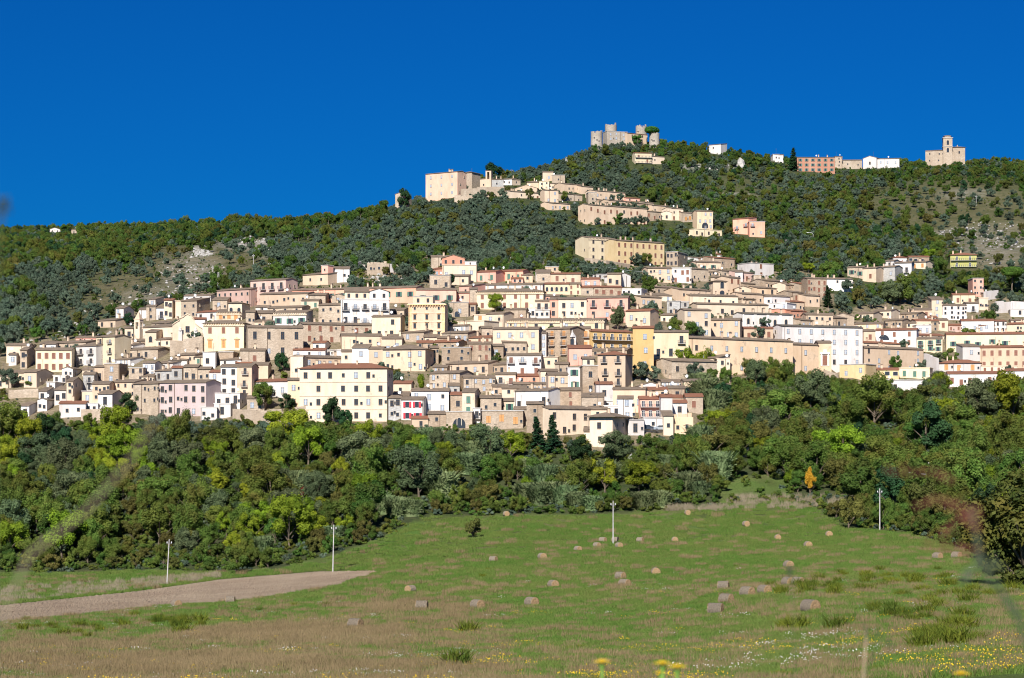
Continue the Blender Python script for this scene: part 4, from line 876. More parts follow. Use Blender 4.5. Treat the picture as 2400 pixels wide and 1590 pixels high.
def wall_mesh(mb, L, D, z0, H, roof, pitch, x0=0, y0=0):
    rise=(D/2)*pitch if roof=='g' else ((L/2)*pitch if roof=='p' else (D*.16 if roof=='s' else 0))
    c=[(x0,y0),(x0+L,y0),(x0+L,y0+D),(x0,y0+D)]
    if roof=='g':
        mb.poly([(c[0][0],c[0][1],z0),(c[1][0],c[1][1],z0),(c[1][0],c[1][1],H),(c[0][0],c[0][1],H)]); mb.poly([(c[2][0],c[2][1],z0),(c[3][0],c[3][1],z0),(c[3][0],c[3][1],H),(c[2][0],c[2][1],H)])
        mb.poly([(x0+L,y0,z0),(x0+L,y0+D,z0),(x0+L,y0+D,H),(x0+L,y0+D/2,H+rise),(x0+L,y0,H)]); mb.poly([(x0,y0+D,z0),(x0,y0,z0),(x0,y0,H),(x0,y0+D/2,H+rise),(x0,y0+D,H)])
    elif roof=='p':
        mb.poly([(x0,y0,z0),(x0+L,y0,z0),(x0+L,y0,H),(x0+L/2,y0,H+rise),(x0,y0,H)]); mb.poly([(x0+L,y0+D,z0),(x0,y0+D,z0),(x0,y0+D,H),(x0+L/2,y0+D,H+rise),(x0+L,y0+D,H)])
        mb.poly([(x0+L,y0,z0),(x0+L,y0+D,z0),(x0+L,y0+D,H),(x0+L,y0,H)]); mb.poly([(x0,y0+D,z0),(x0,y0,z0),(x0,y0,H),(x0,y0+D,H)])
    elif roof=='s':
        mb.poly([(x0,y0,z0),(x0+L,y0,z0),(x0+L,y0,H),(x0,y0,H)]); mb.poly([(x0+L,y0+D,z0),(x0,y0+D,z0),(x0,y0+D,H+rise),(x0+L,y0+D,H+rise)])
        mb.poly([(x0+L,y0,z0),(x0+L,y0+D,z0),(x0+L,y0+D,H+rise),(x0+L,y0,H)]); mb.poly([(x0,y0+D,z0),(x0,y0,z0),(x0,y0,H),(x0,y0+D,H+rise)])
    else: mb.box(x0,x0+L,y0,y0+D,z0,H)
    return rise
def slab(mb, a, b, c, d, t, m=0):   # quad a,b,c,d given counter-clockwise from above, thickened downwards
    lo=[(p[0],p[1],p[2]-t) for p in (a,b,c,d)]; up=[a,b,c,d]
    mb.poly(up,m); mb.poly(lo[::-1],m)
    for i in range(4): j=(i+1)%4; mb.poly([lo[i],lo[j],up[j],up[i]],m)
def roof_mesh(mb, L, D, H, roof, rise, x0=0, y0=0, ov=.45):
    e=.02; ox=ov*.6; T=.16
    if roof=='g':
        s=rise/(D/2); zf=H-ov*s+T
        slab(mb,(x0-ox,y0-ov,zf),(x0+L+ox,y0-ov,zf),(x0+L+ox,y0+D/2,H+rise+T),(x0-ox,y0+D/2,H+rise+T),T)
        slab(mb,(x0-ox,y0+D/2+e,H+rise+T),(x0+L+ox,y0+D/2+e,H+rise+T),(x0+L+ox,y0+D+ov,zf),(x0-ox,y0+D+ov,zf),T)
    elif roof=='p':
        s=rise/(L/2); zf=H-ov*s+T
        slab(mb,(x0-ov,y0-ox,zf),(x0+L/2,y0-ox,H+rise+T),(x0+L/2,y0+D+ox,H+rise+T),(x0-ov,y0+D+ox,zf),T)
        slab(mb,(x0+L/2+e,y0-ox,H+rise+T),(x0+L+ov,y0-ox,zf),(x0+L+ov,y0+D+ox,zf),(x0+L/2+e,y0+D+ox,H+rise+T),T)
    elif roof=='s':
        s=rise/D; slab(mb,(x0-ox,y0-ov,H-ov*s+T),(x0+L+ox,y0-ov,H-ov*s+T),(x0+L+ox,y0+D+ox,H+rise+T+ox*s),(x0-ox,y0+D+ox,H+rise+T+ox*s),T)
    elif roof=='h':
        o=ov*1.5; A=(x0-o,y0-o,H);B=(x0+L+o,y0-o,H);C=(x0+L+o,y0+D+o,H);E=(x0-o,y0+D+o,H); W=min(L,D)/2+o; hz=W*.27
        if L>D: r1=(x0-o+W,y0+D/2,H+hz+.1); r2=(x0+L+o-W,y0+D/2,H+hz+.1)
        else: r1=(x0+L/2,y0-o+W,H+hz+.1); r2=(x0+L/2,y0+D+o-W,H+hz+.1)
        A1,B1,C1,E1=[(p[0],p[1],H+.1) for p in(A,B,C,E)]
        if L>D: mb.poly([A1,B1,r2,r1]); mb.poly([B1,C1,r2]); mb.poly([C1,E1,r1,r2]); mb.poly([E1,A1,r1])
        else: mb.poly([A1,B1,r1]); mb.poly([B1,C1,r2,r1]); mb.poly([C1,E1,r2]); mb.poly([E1,A1,r1,r2])
        for p,q in((A,B),(B,C),(C,E),(E,A)): mb.poly([p,q,(q[0],q[1],H+.1),(p[0],p[1],H+.1)])
        mb.poly([E,C,B,A])
    else:
        o=.18; mb.box(x0-o,x0+L+o,y0-o,y0+D+o,H+.002,H+.20)
def build_house(reg,x1,x2,yts,yb,side,rt,colr,win,name,label,extras,idx):
    rnd,px1,px2,yt,yt2,pb,sd,sgn,d,th,D,X1,y1,L=geometry(reg,x1,x2,yts,yb,side,idx)
    X0,Y0,K=REG[reg]; cx=lambda v:X0+v/K; cy=lambda v:Y0+v/K
    eave=(YH-yt)/F*y1; vis=(pb-yt)/F*y1
    ca,sa=math.cos(th),math.sin(th)
    cor=[(X1,y1),(X1+L*ca,y1+L*sa),(X1+L*ca-D*sa,y1+L*sa+D*ca),(X1-D*sa,y1+D*ca)]
    zb=min(gz(*c) for c in cor); zb=min(zb,eave-vis)-2.2
    cxm=sum(c[0] for c in cor)/4; cym=sum(c[1] for c in cor)/4
    root=empty(name,(cxm,cym,zb),th); cat={'house':'house','palazzo':'palace','apartment_block':'apartment building','church_nave':'church','tower_house':'tower'}.get(name,name.replace('_',' '))
    tag(root,label,cat,{'house':'houses of the hill town','apartment_block':'tall blocks of the hill town','palazzo':'palaces of the hill town'}.get(name))
    H=eave-zb; x0,y0=-L/2,-D/2; roof=rt[0]; pitch=.19 if roof=='g' else .30
    mb=MB(); rise=wall_mesh(mb,L,D,0,H,roof,pitch,x0,y0); mb.build('wall',WM[colr],root)
    if name!='ruin':
        mb=MB(); roof_mesh(mb,L,D,H,roof,rise,x0,y0,.75 if (name=='house' and label.startswith('cream house with wide')) else .32)
        ro=mb.build('roof',(WM[colr] if colr in 'WNCK' else M_CONC) if roof=='f' else RM[rt[1]],root)
        nch=0
        if roof in 'gh' and L>5:
            nch=rnd.choice([0,1,1,2]) if L<18 else rnd.randint(2,5)
            for _ in range(nch):
                fx=rnd.uniform(.12,.88); fy=rnd.uniform(.25,.6); zz=H+(rise*(1-abs(fy-.5)*2) if roof=='g' else .9)
                meshobj('chimney',CHIM,ro,(x0+L*fx,y0+D*fy,zz+.5),(0,0,0),(rnd.uniform(.7,1.1),)*2+(rnd.uniform(.6,1.0),))
        if rnd.random()<.35: meshobj('satellite_dish',DISH,ro,(x0+L*rnd.uniform(.15,.85),y0+D*.3,H+rise*.6+.5),(0,0,rnd.uniform(-.6,.8)))
        if rnd.random()<.5: meshobj('antenna',ANT,ro,(x0+L*rnd.uniform(.15,.85),y0+D*.5,H+rise+.6),(0,0,rnd.uniform(0,3)))
    else:
        mb=MB()
        for i in range(int(L/1.2)): 
            h=rnd.uniform(.1,1.1); mb.box(x0+i*1.2+.05,x0+i*1.2+1.1,y0+.01,y0+.5,H,H+h)
        mb.build('broken_wall_top',WM[colr],root)
    # windows
    if win!='-':
        import re; m=re.match(r'(\d+)x(\d+)([A-Za-z0-9]*)',win); nc,nr,st=int(m[1]),int(m[2]),m[3]
        lb=st.endswith('LB'); b=st.endswith('B') and not lb; st=st[:-2] if lb else (st[:-1] if b else st); st=st or 'L'
        if st=='L': st='L'
        base=STY[st]; sp=vis/nr; cs=L/nc; k=min(1.0,sp*.58/base[1],cs*.62/base[0]); k=max(k,.35)
        shifts=[rnd.uniform(-.10,.10) for _ in range(nc)]; regular=(name in('palazzo','apartment_block') and 'biggest' not in label) or st in 'POAXL'
        for r in range(nr):
            zc=H-sp*(r+.5)-(0 if nr>1 else 0)
            if zc<.8: break
            for c in range(nc):
                if not regular and nc*nr>3 and rnd.random()<.10: continue
                xx=x0+cs*(c+.5+(shifts[c]+rnd.uniform(-.05,.05))*(0 if regular else (.5 if 'biggest' in label else 1))); zz=zc+(0 if regular else rnd.uniform(-.12,.12)*sp*(0 if 'biggest' in label else 1))
                s2=st
                if name=='palazzo' and label.startswith('pale yellow palazzo') and r==0: s2='b'
                if 'orange and grey' in label and r==0: s2='q'
                if regular and s2 in('d','t') and nc*nr>4 and rnd.random()<.18: s2='w'
                if regular and s2=='w' and nc*nr>4 and rnd.random()<.2: s2='d'
                if not regular and s2 in 'dwb' and rnd.random()<.18: s2=rnd.choice('qdw')
                add_window(root,s2,xx,y0-.004,zz,k)
                if not regular and rnd.random()<.22: add_window(root,'q',xx+cs*.42,y0-.004,zz+rnd.uniform(-.6,.4)*k,k*.8)
                if b and (r<nr-1 or nr==1 or name=='apartment_block' or 'four iron' in label or 'stacked' in label): meshobj('balcony',BALC,root,(xx,y0-.02,zz-k*STY[s2][1]/2-.05),(0,0,0),(1.9*k+.3,min(1,.9*k+.1),min(1,k+.1)))
            if lb: meshobj('balcony',BALC,root,(0,y0-.02,zc-k*base[1]/2-.1),(0,0,0),(L*.96,1.3,min(1,k+.1)))
        if sd and D>6 and (sd>14):
            rz=math.pi/2 if sgn>0 else -math.pi/2; xs=(L/2+.004) if sgn>0 else (-L/2-.004)
            for r in range(max(1,nr)):
                for c in range(2):
                    if rnd.random()<.45: continue
                    zc=H-sp*(r+.5); 
                    if zc>.8: add_window(root,'q',xs,y0+D*(.28+.42*c)+rnd.uniform(-.5,.5),zc,min(1,k*1.1),rz)
    if 'cornice' in label or colr=='K' and name=='palazzo':
        mb=MB(); mb.box(x0-.25,x0+L+.25,y0-.28,y0-.003,H-.85,H-.5)
        n=int(L/.7)
        for i in range(n): mb.box(x0+L*(i+.3)/n,x0+L*(i+.7)/n,y0-.45,y0-.004,H-.5,H-.12)
        mb.build('cornice',M_TRIM,root)
    if 'string courses' in label or 'orange and grey' in label:
        for q in (.26,.52,.77): mb=MB(); mb.box(x0-.06,x0+L+.06,y0-.10,y0-.003,H-vis*q,H-vis*q+.22); mb.build('string_course',M_TRIM,root)
    if 'orange and grey' in label:
        for xx in (x0-.05,x0+L-.9): mb=MB(); mb.box(xx,xx+.95,y0-.07,y0-.003,.2,H-.9); mb.build('corner_pilaster',M_OTRIM,root)
        mb=MB(); mb.box(x0-.5,x0+L+.5,y0-.6,y0-.003,H-.35,H-.01)
        for i in range(14): mb.box(x0+L*(i+.3)/14,x0+L*(i+.6)/14,y0-.5,y0-.004,H-.8,H-.35)
        mb.build('cornice',M_OTRIM,root)
    if 'pilasters' in label:
        for i in range(5): mb=MB(); xx=x0+L*i/4-.5; mb.box(max(x0,xx),min(x0+L,xx+1),y0-.18,y0-.003,0,H-.2); mb.build('pilaster',WM['W'],root)
    if 'half-round window' in label: 
        mb=MB(); mb.poly([(-.2+1.9*math.cos(a)-L*.28,y0-.05,H-3.4+1.9*math.sin(a)) for a in [math.pi*i/12 for i in range(13)]][::-1]); mb.build('half_round_window',M_GLASS_SHADE,root)
    if 'dark arch' in label or 'doorway on' in label or 'ground loggia' in label:
        wd=1.6 if 'dark arch' in label else .8; zz=H-vis*.78; mb=MB(); mb.poly([(wd,y0-.05,zz-1.2),(wd,y0-.05,zz)]+[(wd*math.cos(a),y0-.05,zz+wd*math.sin(a)) for a in [math.pi*i/10 for i in range(1,10)]]+[(-wd,y0-.05,zz),(-wd,y0-.05,zz-1.2)]); mb.build('arched_doorway',M_GLASS_SHADE,root)
    if 'downpipe' in label or (rnd.random()<.40 and name!='ruin'):
        mb=MB(); xx=x0+L*rnd.choice([.03,.35,.66,.97]); mb.box(xx-.06,xx+.06,y0-.13,y0-.003,0,H-.1); mb.build('downpipe',M_WOOD,root)
    for e in extras:
        a=e.split(','); ex0,ex1=cx(float(a[0])),cx(float(a[1])); ez1,ez0=[(YH-cy(float(q)))/F*y1 for q in a[2:4]]
        lx0=x0+L*(ex0-px1)/(px2-px1); lx1=x0+L*(ex1-px1)/(px2-px1); lD=min(D-.6,max(3,(lx1-lx0)))
        nm='turret' if (lx1-lx0)<.45*L and 'turret' in label else 'upper_storey'
        mb=MB(); ri=wall_mesh(mb,lx1-lx0,lD,H+.15,ez1-zb,a[4],.3,lx0,y0+.25); vo=mb.build(nm,WM[a[5]],root)
        mb=MB(); roof_mesh(mb,lx1-lx0,lD,ez1-zb,a[4],ri,lx0,y0+.25,.4); mb.build('upper_roof',RM['b'] if a[4]!='f' else M_CONC,vo)
        n=max(1,int((lx1-lx0)/2.4)) 
        for i in range(n): add_window(vo,'q' if nm=='turret' else 'd',lx0+(lx1-lx0)*(i+.5)/n,y0+.246,(H+ez1-zb)/2,min(.8,(ez1-zb-H)*.5/1.5))
    xa=min(px1,px2)-(sd or 0)*(sgn<0); xb=px2+(sd or 0)*(sgn>0)
    mask_rect(xa,min(yt,yt2 or yt)-4,xb,pb,y1); HLIST.append((label,px1,px2,yt,pb,y1,L,D,math.degrees(th)))
    return root
for row in ROWS: build_house(*row)
# ------------------------------------------------------------------ landmarks
def place(reg,x1,x2,ybase,th=0,name='x',label='',cat=None,group=None,shrink=1.0):
    X0,Y0,K=REG[reg]; a,b=X0+x1/K,X0+x2/K; pb=Y0+ybase/K; pm=(a+b)/2; d=dist_at(pm,pb)*shrink
    W=(b-a)/F*d; root=empty(name,((pm-1200)/F*d,d,gz((pm-1200)/F*d,d)-.5),th); tag(root,label,cat or name.replace('_',' '),group)
    zf=lambda y:(YH-(Y0+y/K))/F*d-root.location.z
    return root,W,d,zf,(a,b,pb)
# curved church front
def church_front():
    root,W,d,zf,(a,b,pb)=place('2',18,292,835,math.radians(8),'church','cream church with a curved baroque gable front above a stone retaining wall')
    prof=[(-.5,640),(-.44,625),(-.36,610),(-.28,600),(-.24,575),(-.14,565),(-.09,548),(0,538),(.09,548),(.14,570),(.22,590),(.26,625),(.36,648),(.5,672)]
    pts=[(x*W,zf(y)) for x,y in prof]; mb=MB(); z0=0
    outl=[(-.5*W,z0)]+pts+[(.5*W,z0)]; outl=outl[::-1]
    mb.poly([(x,0,z) for x,z in outl[::-1]]); mb.poly([(x,1.0,z) for x,z in outl])
    for i in range(len(outl)-1): (x0,zz0),(x1,zz1)=outl[i],outl[i+1]; mb.poly([(x0,0,zz0),(x1,0,zz1),(x1,1,zz1),(x0,1,zz0)])
    mb.build('facade',WM['C'],root)
    mb=MB()
    for i in range(len(pts)-1):
        (x0,q0),(x1,q1)=pts[i],pts[i+1]; slab(mb,(x0,-.25,q0+.3),(x1,-.25,q1+.3),(x1,1.1,q1+.3),(x0,1.1,q0+.3),.29)
    mb.build('gable_moulding',M_TRIM,root)
    mb=MB(); mb.box(-W*.47,W*.47,1.01,16,0,zf(700)); mb.build('nave_wall',WM['C'],root)
    mb=MB(); roof_mesh(mb,W*.94,15,zf(700),'p',2.0,-W*.47,1.1,.3); mb.build('roof',RM['b'],root)
    for x in(-.24,.27):
        mb=MB(); mb.box(x*W-.55,x*W+.55,-.5,-.003,zf(835),zf(690)); mb.lathe([(.5,zf(690)),(.55,zf(682)),(.3,zf(674)),(.35,zf(668)),(.05,zf(652))],10,c=(x*W,-.3)); mb.build('pilaster',WM['W'],root)
    for x,y,s in((-.18,700,'q'),(.16,720,'q'),(0,675,'d'),(-.03,805,'q')): add_window(root,s,x*W,-.004,zf(y),1.2)
    mask_rect(a,610/3.92+600-10,b,pb,d)
church_front()
def belfry():
    root,W,d,zf,(a,b,pb)=place('1',1548,1640,560,math.radians(-25),'bell_tower','slim pale bell tower with a pointed brick spire and open arches at left')
    s=W*.8/2; mb=MB(); mb.box(-s,s,-s,s,0,zf(450)); 
    for sx in(-1,1):
        for sy in(-1,1): x0,x1=sorted((sx*s,sx*s*.55)); y0,y1=sorted((sy*s,sy*s*.55)); mb.box(x0,x1,y0,y1,zf(450),zf(372))
    mb.box(-s,s,-s,s,zf(372),zf(345)); mb.build('shaft',WM['C'],root)
    mb=MB(); mb.box(-s*1.1,s*1.1,-s*1.1,s*1.1,zf(345),zf(340)); z0,z1=zf(340),zf(240)
    q=[(-s,-s,z0),(s,-s,z0),(s,s,z0),(-s,s,z0)]
    for i in range(4): mb.poly([q[i],q[(i+1)%4],(0,0,z1)])
    mb.build('spire',WM['B'],root)
    mb=MB(); mb.lathe([(.1,zf(415)),(.45,zf(412)),(.3,zf(400)),(.12,zf(390))],10); mb.build('bell',M_IRON,root)
    mask_rect(a,345/4.9+680,b,pb,d)
belfry()
def square_tower():
    root,W,d,zf,(a,b,pb)=place('5',715,870,600,math.radians(12),'bell_tower','square tan stone bell tower with flat tile roof in the stone quarter')
    s=W*.92/2; mb=MB(); mb.box(-s,s,-s,s,0,zf(442)); mb.build('shaft',WM['B'],root)
    mb=MB(); roof_mesh(mb,2*s,2*s,zf(442),'h',0,-s,-s,.35); mb.build('roof',RM['b'],root)
    add_window(root,'a',s*.35,-s-.004,zf(478),1.3); add_window(root,'a',-s-.004,0,zf(495),.7,-math.pi/2)
    mb=MB(); mb.poly([(s*.35+.9*math.cos(t),-s-.05,zf(558)+.9*math.sin(t)) for t in [2*math.pi*i/16 for i in range(16)]]); mb.build('clock_opening',M_GLASS_SHADE,root)
    mask_rect(a,430/4.356+560,b,pb,d)
square_tower()
def ridge_belfry():
    root,W,d,zf,(a,b,pb)=place('7',1135,1198,305,math.radians(-14),'bell_tower','tan belfry with one tall open arch on the ridge above the hamlet')
    s=W/2; h0,h1=zf(195),zf(100); mb=MB(); mb.box(-s,s,-1.6,1.6,0,h0); mb.box(-s,-s*.45,-1.6,1.6,h0,zf(115)); mb.box(s*.35,s,-1.6,1.6,h0,zf(115)); mb.box(-s,s,-1.6,1.6,zf(115),h1); mb.build('shaft',WM['B'],root)
    mb=MB(); roof_mesh(mb,2*s,3.2,h1,'s',.3,-s,-1.6,.3); mb.build('roof',RM['b'],root); mask_rect(a,400,b,pb,d)
ridge_belfry()
def crest_tower():
    root,W,d,zf,(a,b,pb)=place('9',1615,1702,330,math.radians(-6),'bell_tower','tall pale bell tower with small domed top on the right crest')
    s=W/2*.95; mb=MB(); mb.box(-s,s,-s,s,0,zf(100)); mb.lathe([(s*.9,zf(96)),(s*.9,zf(84)),(s*.8,zf(80))],8); mb.build('shaft',WM['S'],root)
    for y in(180,100): mb=MB(); mb.box(-s-.4,s+.4,-s-.4,s+.4,zf(y),zf(y-4)); mb.build('cornice',WM['N'],root)
    mb=MB(); mb.lathe([(s*1.02,zf(80)),(s*.9,zf(76)),(s*.5,zf(72)),(.1,zf(70))],8); mb.build('dome',RM['b'],root)
    for y in(142,212): add_window(root,'a',0,-s-.004,zf(y),1.5)
    mask_rect(a,318,b,pb,d)
crest_tower()
# castle: three broken round towers and a long keep
def rtower(x1,x2,yt,yb,label,seed,back=1.0):
    root,W,d,zf,(a,b,pb)=place('8',x1,x2,yb,0,'castle_tower',label,'castle tower','ruined castle on the summit',back)
    rnd=random.Random(seed); r=W/2; k=28; zt=zf(yt); prof=[(r*1.12,0),(r*1.04,zt*.35),(r,zt*.7),(r*1.0,zt*.93)]; mb=MB(); mb.lathe(prof,k)
    for j in range(k):
        h=zt*.93+max(.1,zt*.17*(noise.noise(Vector((j*.5,seed,0)))+.6)); a0,a1=2*math.pi*j/k,2*math.pi*(j+1)/k; ri=r*.8
        P=[(r*math.cos(a0),r*math.sin(a0)),(r*math.cos(a1),r*math.sin(a1)),(ri*math.cos(a1),ri*math.sin(a1)),(ri*math.cos(a0),ri*math.sin(a0))]; z0=zt*.93
        mb.poly([(*P[0],z0),(*P[1],z0),(*P[1],h),(*P[0],h)]); mb.poly([(*P[2],z0),(*P[3],z0),(*P[3],h),(*P[2],h)]); mb.poly([(*p,h) for p in P]); mb.poly([(*P[1],z0),(*P[2],z0),(*P[2],h),(*P[1],h)]); mb.poly([(*P[3],z0),(*P[0],z0),(*P[0],h),(*P[3],h)])
    mb.build('wall',WM['F'],root)
    for i in range(3):
        t=rnd.uniform(-2.2,-.9); add_window(root,'q',r*1.02*math.cos(t),r*1.02*math.sin(t),zt*rnd.uniform(.45,.75),.9,t+math.pi/2)
    mask_rect(a,260+yt/4.125,b,pb,d)
rtower(350,462,212,276,'low wide round castle tower at the left of the ruined castle',1)
rtower(487,600,152,300,'round castle tower with leafy broken top behind the castle keep left end',2,1.018)
rtower(783,890,160,300,'round broken castle tower behind the castle keep right end',3,1.018)
rtower(915,1012,225,300,'low round castle tower half behind the umbrella pine',4)
build_house('8',505,702,[198,208],288,'L40','fb','F','3x2w','castle_keep','grey stone castle keep with battlements between the round towers',[],901)
build_house('8',702,897,[215,240],290,'-','gr','B','2x2d','castle_wing','tan castle wing with red roof between keep and right round tower',[],902)
# shrine by the condominium
def shrine():
    root,W,d,zf,(a,b,pb)=place('4',432,490,775,0,'bell_gable','small white bell gable with arched niche before the orange-shutter block',shrink=.985)
    s=W/2; mb=MB(); mb.box(-s,s,-.7,.7,0,zf(690)); mb.build('wall',WM['N'],root)
    mb=MB(); mb.lathe([(s*1.15,zf(688)),(s*.9,zf(676)),(s*.35,zf(655)),(.1,zf(632))],12); mb.build('cap',M_CONC,root); add_window(root,'a',0,-.704,zf(722),1.0)
shrine()
# retaining and terrace walls
def wall_run(pts,hgt,label,mat,thick=1.0,name='stone_terrace'):
    P=[at(px,py) for px,py in pts]; c=P[len(P)//2]; root=empty(name,tuple(c)); tag(root,label,'wall'); mb=MB(); rnd=random.Random(len(label))
    for i in range(len(P)-1):
        a,b=P[i],P[i+1]; n=max(1,int((b-a).length/3))
        for j in range(n):
            p=a.lerp(b,j/n)-c; q=a.lerp(b,(j+1)/n)-c; t=(q-p).normalized(); nn=Vector((-t.y,t.x,0)).normalized()*thick
            h0=hgt*rnd.uniform(.92,1.05); 
            lo=[p-Vector((0,0,1.5)),q-Vector((0,0,1.5)),q+nn-Vector((0,0,1.5)),p+nn-Vector((0,0,1.5))]; up=[Vector((v.x,v.y,v.z+1.5+h0)) for v in lo]
            mb.poly(up)
            for k in range(4): mb.poly([lo[k],lo[(k+1)%4],up[(k+1)%4],up[k]])
    mb.build('masonry',mat,root)
wall_run([(545,995),(600,1000),(660,998),(720,990)],4.2,'tall pale rubble retaining wall left of the biggest cream palace',WM['S'])
wall_run([(398,832),(430,832),(475,828)],5.0,'curved rubble retaining wall under the baroque church front',WM['S'])
wall_run([(190,985),(235,985),(275,978)],3.0,'rough garden wall under the white villa at lower left',WM['S'])
wall_run([(20,935),(90,930)],2.6,'rubble terrace wall in the garden at the far left',WM['S'])
wall_run([(815,640),(850,632),(930,640)],3.0,'long pale sloping garden wall left of the brick gable house',WM['N'])
wall_run([(935,618),(965,622),(1000,624)],2.2,'short pale garden wall left of the brick gable house',WM['N'])
wall_run([(1080,462),(1130,462),(1182,460)],5.0,'stone terrace wall under the ridge church',WM['S'])
wall_run([(1065,475),(1110,474),(1150,474)],3.5,'grassy stone bastion wall below the pink ridge palazzo',WM['S'])
wall_run([(2335,735),(2370,733),(2400,735)],4.5,'pale wall at the right photo edge above the ivy bushes',WM['N'])
wall_run([(2310,705),(2340,700)],3.5,'pale garden wall right of the pink tower house',WM['N'])
wall_run([(1725,1068),(1765,1070)],2.2,'pale concrete wall patch among the trees below the old church',M_CONC)
wall_run([(1930,905),(1960,915)],5.0,'grey retaining wall below the peach entrance block',WM['S'])
wall_run([(2165,870),(2195,880)],6.0,'blank pale wall left of the orange-shutter house',WM['N'])
wall_run([(1370,615),(1420,622),(1480,632)],2.0,'low stone wall along the foot of the long hillside building',WM['S'])
# cars parked at the lower right
def car(px,py,mat,label,ang):
    p=at(px,py); d=p.y; root=empty('parked_car',(p.x,d,p.z+.4),ang); tag(root,label,'car','cars parked on the lower lane')
    mb=MB(); prof=[(-2.1,.35),(-2.1,.85),(-1.9,.95),(-1.3,1.0),(-.8,1.42),(.7,1.45),(1.3,1.0),(2.0,.9),(2.1,.7),(2.1,.35)]
    mb.poly([(x,-.85,z) for x,z in prof][::-1]); mb.poly([(x,.85,z) for x,z in prof])
    for i in range(len(prof)): (x0,z0),(x1,z1)=prof[i],prof[(i+1)%len(prof)]; mb.poly([(x0,-.85,z0),(x0,.85,z0),(x1,.85,z1),(x1,-.85,z1)])
    mb.build('body',mat,root)
    mb=MB(); mb.poly([(-1.15,-.87,1.02),(1.1,-.87,1.02),(.65,-.87,1.38),(-.75,-.87,1.36)]); mb.poly([(1.32,-.7,1.02),(1.32,.7,1.02),(.76,.6,1.42),(.76,-.6,1.42)]); mb.build('windows',M_GLASS_SHADE,root)
    for x in(-1.3,1.3):
        for y in(-.8,.8):
            mb=MB(); pr=[(0,-.1),(.32,-.1),(.32,.1),(0,.1)]; n0=len(mb.v); mb.lathe([(.01,-.1),(.32,-.1),(.32,.1),(.01,.1)],12); w=mb.build('wheel',M_IRON,root,(x,y,.32),(math.pi/2,0,0))
car(1549,1012,simple('silver_paint',(.45,.50,.55),.3,.4),'silver blue car parked below the pink balcony house',.2)
car(1514,1012,simple('dark_paint',(.05,.06,.08),.3,.2),'dark car parked left of the silver blue car',.1)
# poles
def pole(px,py,h_px,label,kind='concrete',d=None,group='utility poles in the field',lean=0):
    p=at(px,py,d); d=p.y; H=h_px/F*d; name={'concrete':'utility_pole','wood':'utility_pole','lamp':'street_lamp','lattice':'lattice_mast'}[kind]
    root=empty(name,tuple(p)); tag(root,label,name.replace('_',' '),group); r=max(.105,.00010*d)
    if kind=='lattice':
        mb=MB(); w=.45
        for sx in(-1,1):
            for sy in(-1,1): mb.tube([(sx*w,sy*w,-.5),(sx*w*.4,sy*w*.4,H)],.07,k=4)
        n=9
        for i in range(n):
            z0,z1=H*i/n,H*(i+1)/n; a=w*(1-.6*i/n); b=w*(1-.6*(i+1)/n)
            for s in(-1,1): mb.tube([(-a,s*a,z0),(b,s*b,z1)],.05,k=4); mb.tube([(s*a,-a,z0),(s*b,b,z1)],.05,k=4)
        mb.build('lattice',M_CONC,root); return root
    mb=MB(); mb.tube([(0,0,-.6),(lean*.5,0,H*.5),(lean,0,H)],r*1.15,r*.75,k=8); mb.build('pole',M_CONC if kind!='wood' else M_BARK,root)
    if kind=='lamp':
        mb=MB(); mb.tube([(0,0,H),(-.5,0,H+.7),(-1.6,0,H+1.0),(-2.4,0,H+.9)],r*.6,k=6); mb.build('lamp_arm',M_WHT,root); mb=MB(); mb.box(-3.1,-2.3,-.15,.15,H+.75,H+.95); mb.build('lamp_head',M_WHT,root)
    else:
        mb=MB(); mb.box(lean-.45,lean+.45,-.06,.06,H-.9,H-.78); mb.box(lean-.3,lean+.3,-.07,.07,H-1.6,H-1.5); mb.build('crossarm',M_IRON,root)
        for sx in(-.4,.4): mb=MB(); mb.lathe([(.05,H-.78),(.09,H-.7),(.06,H-.6),(.09,H-.52),(.02,H-.44)],8,c=(lean+sx,0)); mb.build('insulator',M_WHT,root)
    return root
pole(1437,1277,103,'pale pole beside hay bales in the middle of the field')
pole(391,1370,106,'leaning pale pole at the upper edge of the ploughed field, leftmost',lean=.45)
pole(780,1342,112,'thin grey pole at the right tip of the ploughed field',lean=.2)
pole(2062,1245,100,'pale pole before the bushes at the right end of the field')
hp='thin poles above the roofs and on the hillside'
for px,py,h,lb,kd in ((498,660,37,'grey pole with crossarm left of the lattice mast','concrete'),(512,682,44,'white lattice mast above the bright white long house','lattice'),(594,640,44,'tall white pole on the slope above the pink blocks','concrete'),
  (632,655,40,'thin pole above the tall dusty pink block','wood'),(729,645,32,'leaning pole behind the turret house','wood'),(770,598,24,'twin-topped pole on the olive slope','concrete'),(968,610,22,'pole with wires beside the dark rounded tree on the terrace','concrete'),
  (1199,625,24,'pole among olives left of the pergola house','concrete'),(1199,410,22,'wooden pole on the ridge skyline right of the ridge church','wood'),(1347,497,24,'pale pole among olives below the upper hamlet','concrete'),
  (1412,362,20,'left one of two thin poles under the castle','concrete'),(1418,360,20,'right one of two thin poles under the castle','concrete'),(1405,378,16,'grey pole lower under the castle','wood'),(1555,470,14,'thin pole right of the upper hamlet roofs','concrete'),
  (1842,582,22,'brown pole by the upper road left of the street lamp','wood'),(1889,592,12,'short pole below the upper road','wood'),(2288,480,22,'pale pole on the sparse right slope','concrete'),(2305,396,12,'pole on the right crest','concrete'),(2268,680,30,'pole left of the pink tower house','wood'),(1422,645,22,'pole by the top centre houses','concrete'),(2173,1140,26,'thin pole under the wire in the right wood','wood'),(1728,560,22,'thin pole before the salmon villa','wood')):
    pole(px,py,h,lb,kd,group=hp)
